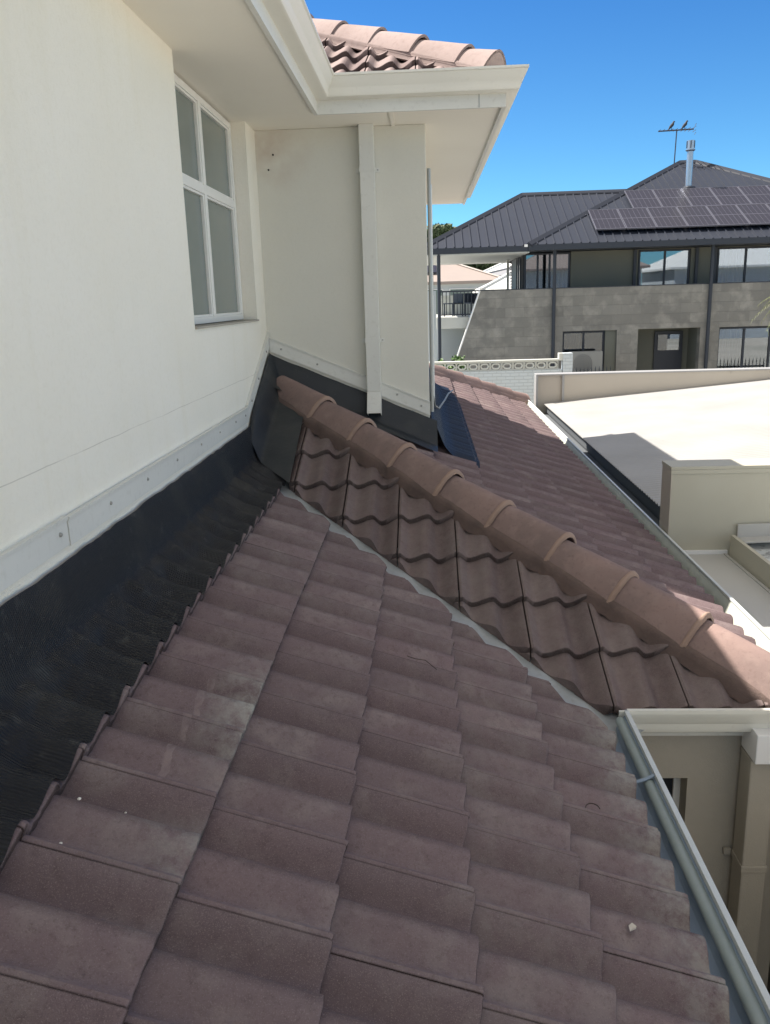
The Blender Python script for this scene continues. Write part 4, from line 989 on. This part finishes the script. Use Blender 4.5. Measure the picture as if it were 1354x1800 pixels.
# ------------------------------------------------------------------ distant houses
def hip_house(name,lab,x0,x1,y0,y1,ze,zr,roofm,wallm,panels=False,wins=(),ov=.5,parent=None):
    T=thing(name,lab,'house',((x0+x1)/2,(y0+y1)/2,GZ))
    MB().box((x0+ov,y0+ov,GZ),(x1-ov,y1-ov,ze)).build('wall',wallm,T)
    w_=min(x1-x0,y1-y0)/2
    if x1-x0>y1-y0: a,b_=V(x0+w_,(y0+y1)/2,zr),V(x1-w_,(y0+y1)/2,zr)
    else: a,b_=V((x0+x1)/2,y0+w_,zr),V((x0+x1)/2,y1-w_,zr)
    c=[V(x0,y0,ze),V(x1,y0,ze),V(x1,y1,ze),V(x0,y1,ze)]
    m=MB(); cb=[q-V(0,0,.18) for q in c]
    fs=[(0,1,5,4),(1,2,5),(2,3,4,5),(3,0,4)] if x1-x0>y1-y0 else [(0,1,4),(1,2,5,4),(2,3,5),(3,0,4,5)]
    m.add(c+[a,b_]+cb,fs+[(9,8,7,6),(0,6,7,1),(1,7,8,2),(2,8,9,3),(3,9,6,0)]); m.build('roof',roofm,T)
    rc=MB()
    for q in c[:2]:
        e=a if (q-a).length<(q-b_).length else b_; rc.tube([q+V(0,0,.02),e+V(0,0,.02)],.09,6)
    rc.tube([a+V(0,0,.02),b_+V(0,0,.02)],.09,6); rc.build('ridge_capping',roofm,T)
    for (wx0,wx1,wz0,wz1) in wins:
        wf_=MB().box((wx0,y0+ov-.06,wz0),(wx1,y0+ov-.005,wz1)).build('window',M['white'],T)
        MB().box((wx0+.06,y0+ov-.075,wz0+.06),(wx1-.06,y0+ov-.061,wz1-.06)).build('pane',M['glass_near'],wf_)
    return T
hb=hip_house('distant_house','distant house with beige hipped roof and rooftop solar panels, behind the balcony posts',-5.5,5.2,56,66,1.05,2.95,M['beigeroof'],M['palewall'],wins=((-.2,1.2,-1.2,.6),(1.6,3.4,-1.2,.6),(3.7,4.5,-1.2,.6)))
for i_ in range(2):
    for q in range(3):
        y=57.2+i_*1.9; z=1.05+(y-56)*1.9/5+.12; x=-2.6+q*1.15+i_*.2
        MB().hexa([V(x,y,z),V(x+1.1,y,z),V(x+1.1,y+1.75,z+1.75*.38),V(x,y+1.75,z+1.75*.38),V(x,y,z+.05),V(x+1.1,y,z+.05),V(x+1.1,y+1.75,z+.05+1.75*.38),V(x,y+1.75,z+.05+1.75*.38)]).build('solar_panel',M['panel'],hb)
hip_house('distant_house','far white roofed house peeking out above the beige roof',4.6,9.2,74,82,1.9,2.85,M['whiteroof'],M['palewall'])
hip_house('distant_house','low distant house with grey roof between the beige and white roofs',4.0,12,66,73,1.55,2.3,M['greyroof'],M['palewall'])
hip_house('distant_house','pale corrugated roof close behind the stone clad front',2.7,8.5,42,49,.35,1.75,M['whiteroof'],M['palewall'])
# houses on the other side of the street behind the viewer, seen as reflections
hip_house('distant_house','pale roofed house across the street behind the viewer',8,20,-34,-22,2.3,5.3,M['beigeroof'],M['palewall'],ov=.6)
hip_house('distant_house','second pale roofed house across the street behind the viewer',22,36,-36,-23,2.1,5.0,M['whiteroof'],M['palewall'],ov=.6)
hip_house('distant_house','third pale roofed house far behind the viewer',38,54,-38,-24,1.9,5.2,M['beigeroof'],M['wallgrey'],ov=.6)

# ------------------------------------------------------------------ vegetation
def crown(center,rad,n_,leaf,seed,mt,name,parent,flat=.75,clumps=14):
    rnd=random.Random(seed); m=MB(); cs=[]
    for q in range(clumps):
        a=rnd.uniform(0,6.28); e=rnd.uniform(-.5,1); rr=rad*rnd.uniform(.35,.8)
        cs.append((Vector(center)+V(math.cos(a)*rr*math.cos(e),math.sin(a)*rr*math.cos(e),math.sin(e)*rr*flat),rad*rnd.uniform(.22,.42)))
    for q in range(n_):
        c,r_=rnd.choice(cs)
        d=V(rnd.gauss(0,1),rnd.gauss(0,1),rnd.gauss(0,1)).normalized()*r_*rnd.uniform(.5,1.05)
        p_=c+V(d.x,d.y,d.z*.8); u=V(rnd.gauss(0,1),rnd.gauss(0,1),rnd.gauss(0,1)).normalized(); v=u.orthogonal().normalized(); s=leaf*rnd.uniform(.6,1.3)
        m.add([p_-u*s,p_+v*s*.5,p_+u*s,p_-v*s*.5],[(0,1,2,3)])
    return m.build(name,mt,parent)
def tree(x,y,h,rad,lab,seed,n_=2600,leaf=.3,fork=False):
    T=thing('tree',lab,'tree',(x,y,GZ)); top=GZ+h-rad
    m=MB(); m.tube([(x,y,GZ),(x+.1,y,GZ+(top-GZ)*.5),(x,y,top+rad*.3)],.3,8,rr=[.32,.22,.1])
    for a in range(5):
        aa=a*1.25+seed; m.tube([(x,y,GZ+(top-GZ)*.6),(x+math.cos(aa)*rad*.35,y+math.sin(aa)*rad*.35,top),(x+math.cos(aa)*rad*.6,y+math.sin(aa)*rad*.6,top+rad*.45)],.1,6,rr=[.14,.08,.03])
    m.build('trunk',M['bark'],T,smooth=50)
    crown((x,y,top),rad,n_,leaf,seed,M['leaf'],'crown',T)
tree(1.3,88,12.6,3.0,'distant tree rising above the left end of the charcoal roof',1,3600)
tree(4.0,90,10.5,3.6,'distant dark tree behind the beige roof, left one under the balcony eave',2,7000)
tree(9.3,92,10.3,3.8,'distant dark tree behind the white roof, right one under the balcony eave',3,7000)
tree(-2.6,89,9.4,2.8,'distant tree mostly hidden by the cream wall corner',4,2400)
tree(12,96,6.8,3.0,'distant low tree behind the charcoal roofed house',5,1500)
sh=thing('shrub','small bright green shrub beside the sloping stone wall','shrub',(.62,24.0,GZ))
m=MB(); 
for a in range(5): m.tube([(.62,24,GZ),(.62+.15*math.cos(a*1.3),24+.15*math.sin(a*1.3),-1.9)],.02,5,rr=[.03,.012])
m.build('stem',M['bark'],sh)
crown((.66,24,-2.1),.62,1500,.06,11,M['leaf2'],'foliage',sh,flat=1.0)
# palm at the right edge
PT=thing('palm_tree','slender palm with drooping yellow-green fronds at the right edge','palm',(8.35,20,GZ))
MB().tube([(8.35,20,GZ),(8.3,20,-2),(8.3,20,-.25)],.12,10,rr=[.17,.12,.10]).build('trunk',M['bark'],PT,smooth=50)
rnd=random.Random(5)
for q in range(26):
    a=rnd.uniform(0,6.28); el=rnd.uniform(-.3,1.1); L=rnd.uniform(.62,.95); m=MB(); pts=[]
    for k_ in range(7):
        f_=k_/6; rr_=L*f_; pts.append(V(8.3+math.cos(a)*rr_*math.cos(el),20+math.sin(a)*rr_*math.cos(el),-.2+math.sin(el)*rr_-.55*f_*f_))
    m.tube(pts,.008,4,rr=[.012,.01,.009,.008,.006,.004,.002])
    for k_ in range(1,7):
        for sg in (-1,1):
            for e_ in (0,.5):
                b0=pts[k_-1].lerp(pts[k_],e_+.25); dd=(pts[k_]-pts[k_-1]).normalized(); sd=dd.cross(V(0,0,1)).normalized()*sg
                tip=b0+dd*.10+sd*.10+V(0,0,-.07); m.add([b0+dd*.008,b0-dd*.008,tip],[(0,1,2)])
    m.build('frond',M['palm'],PT)
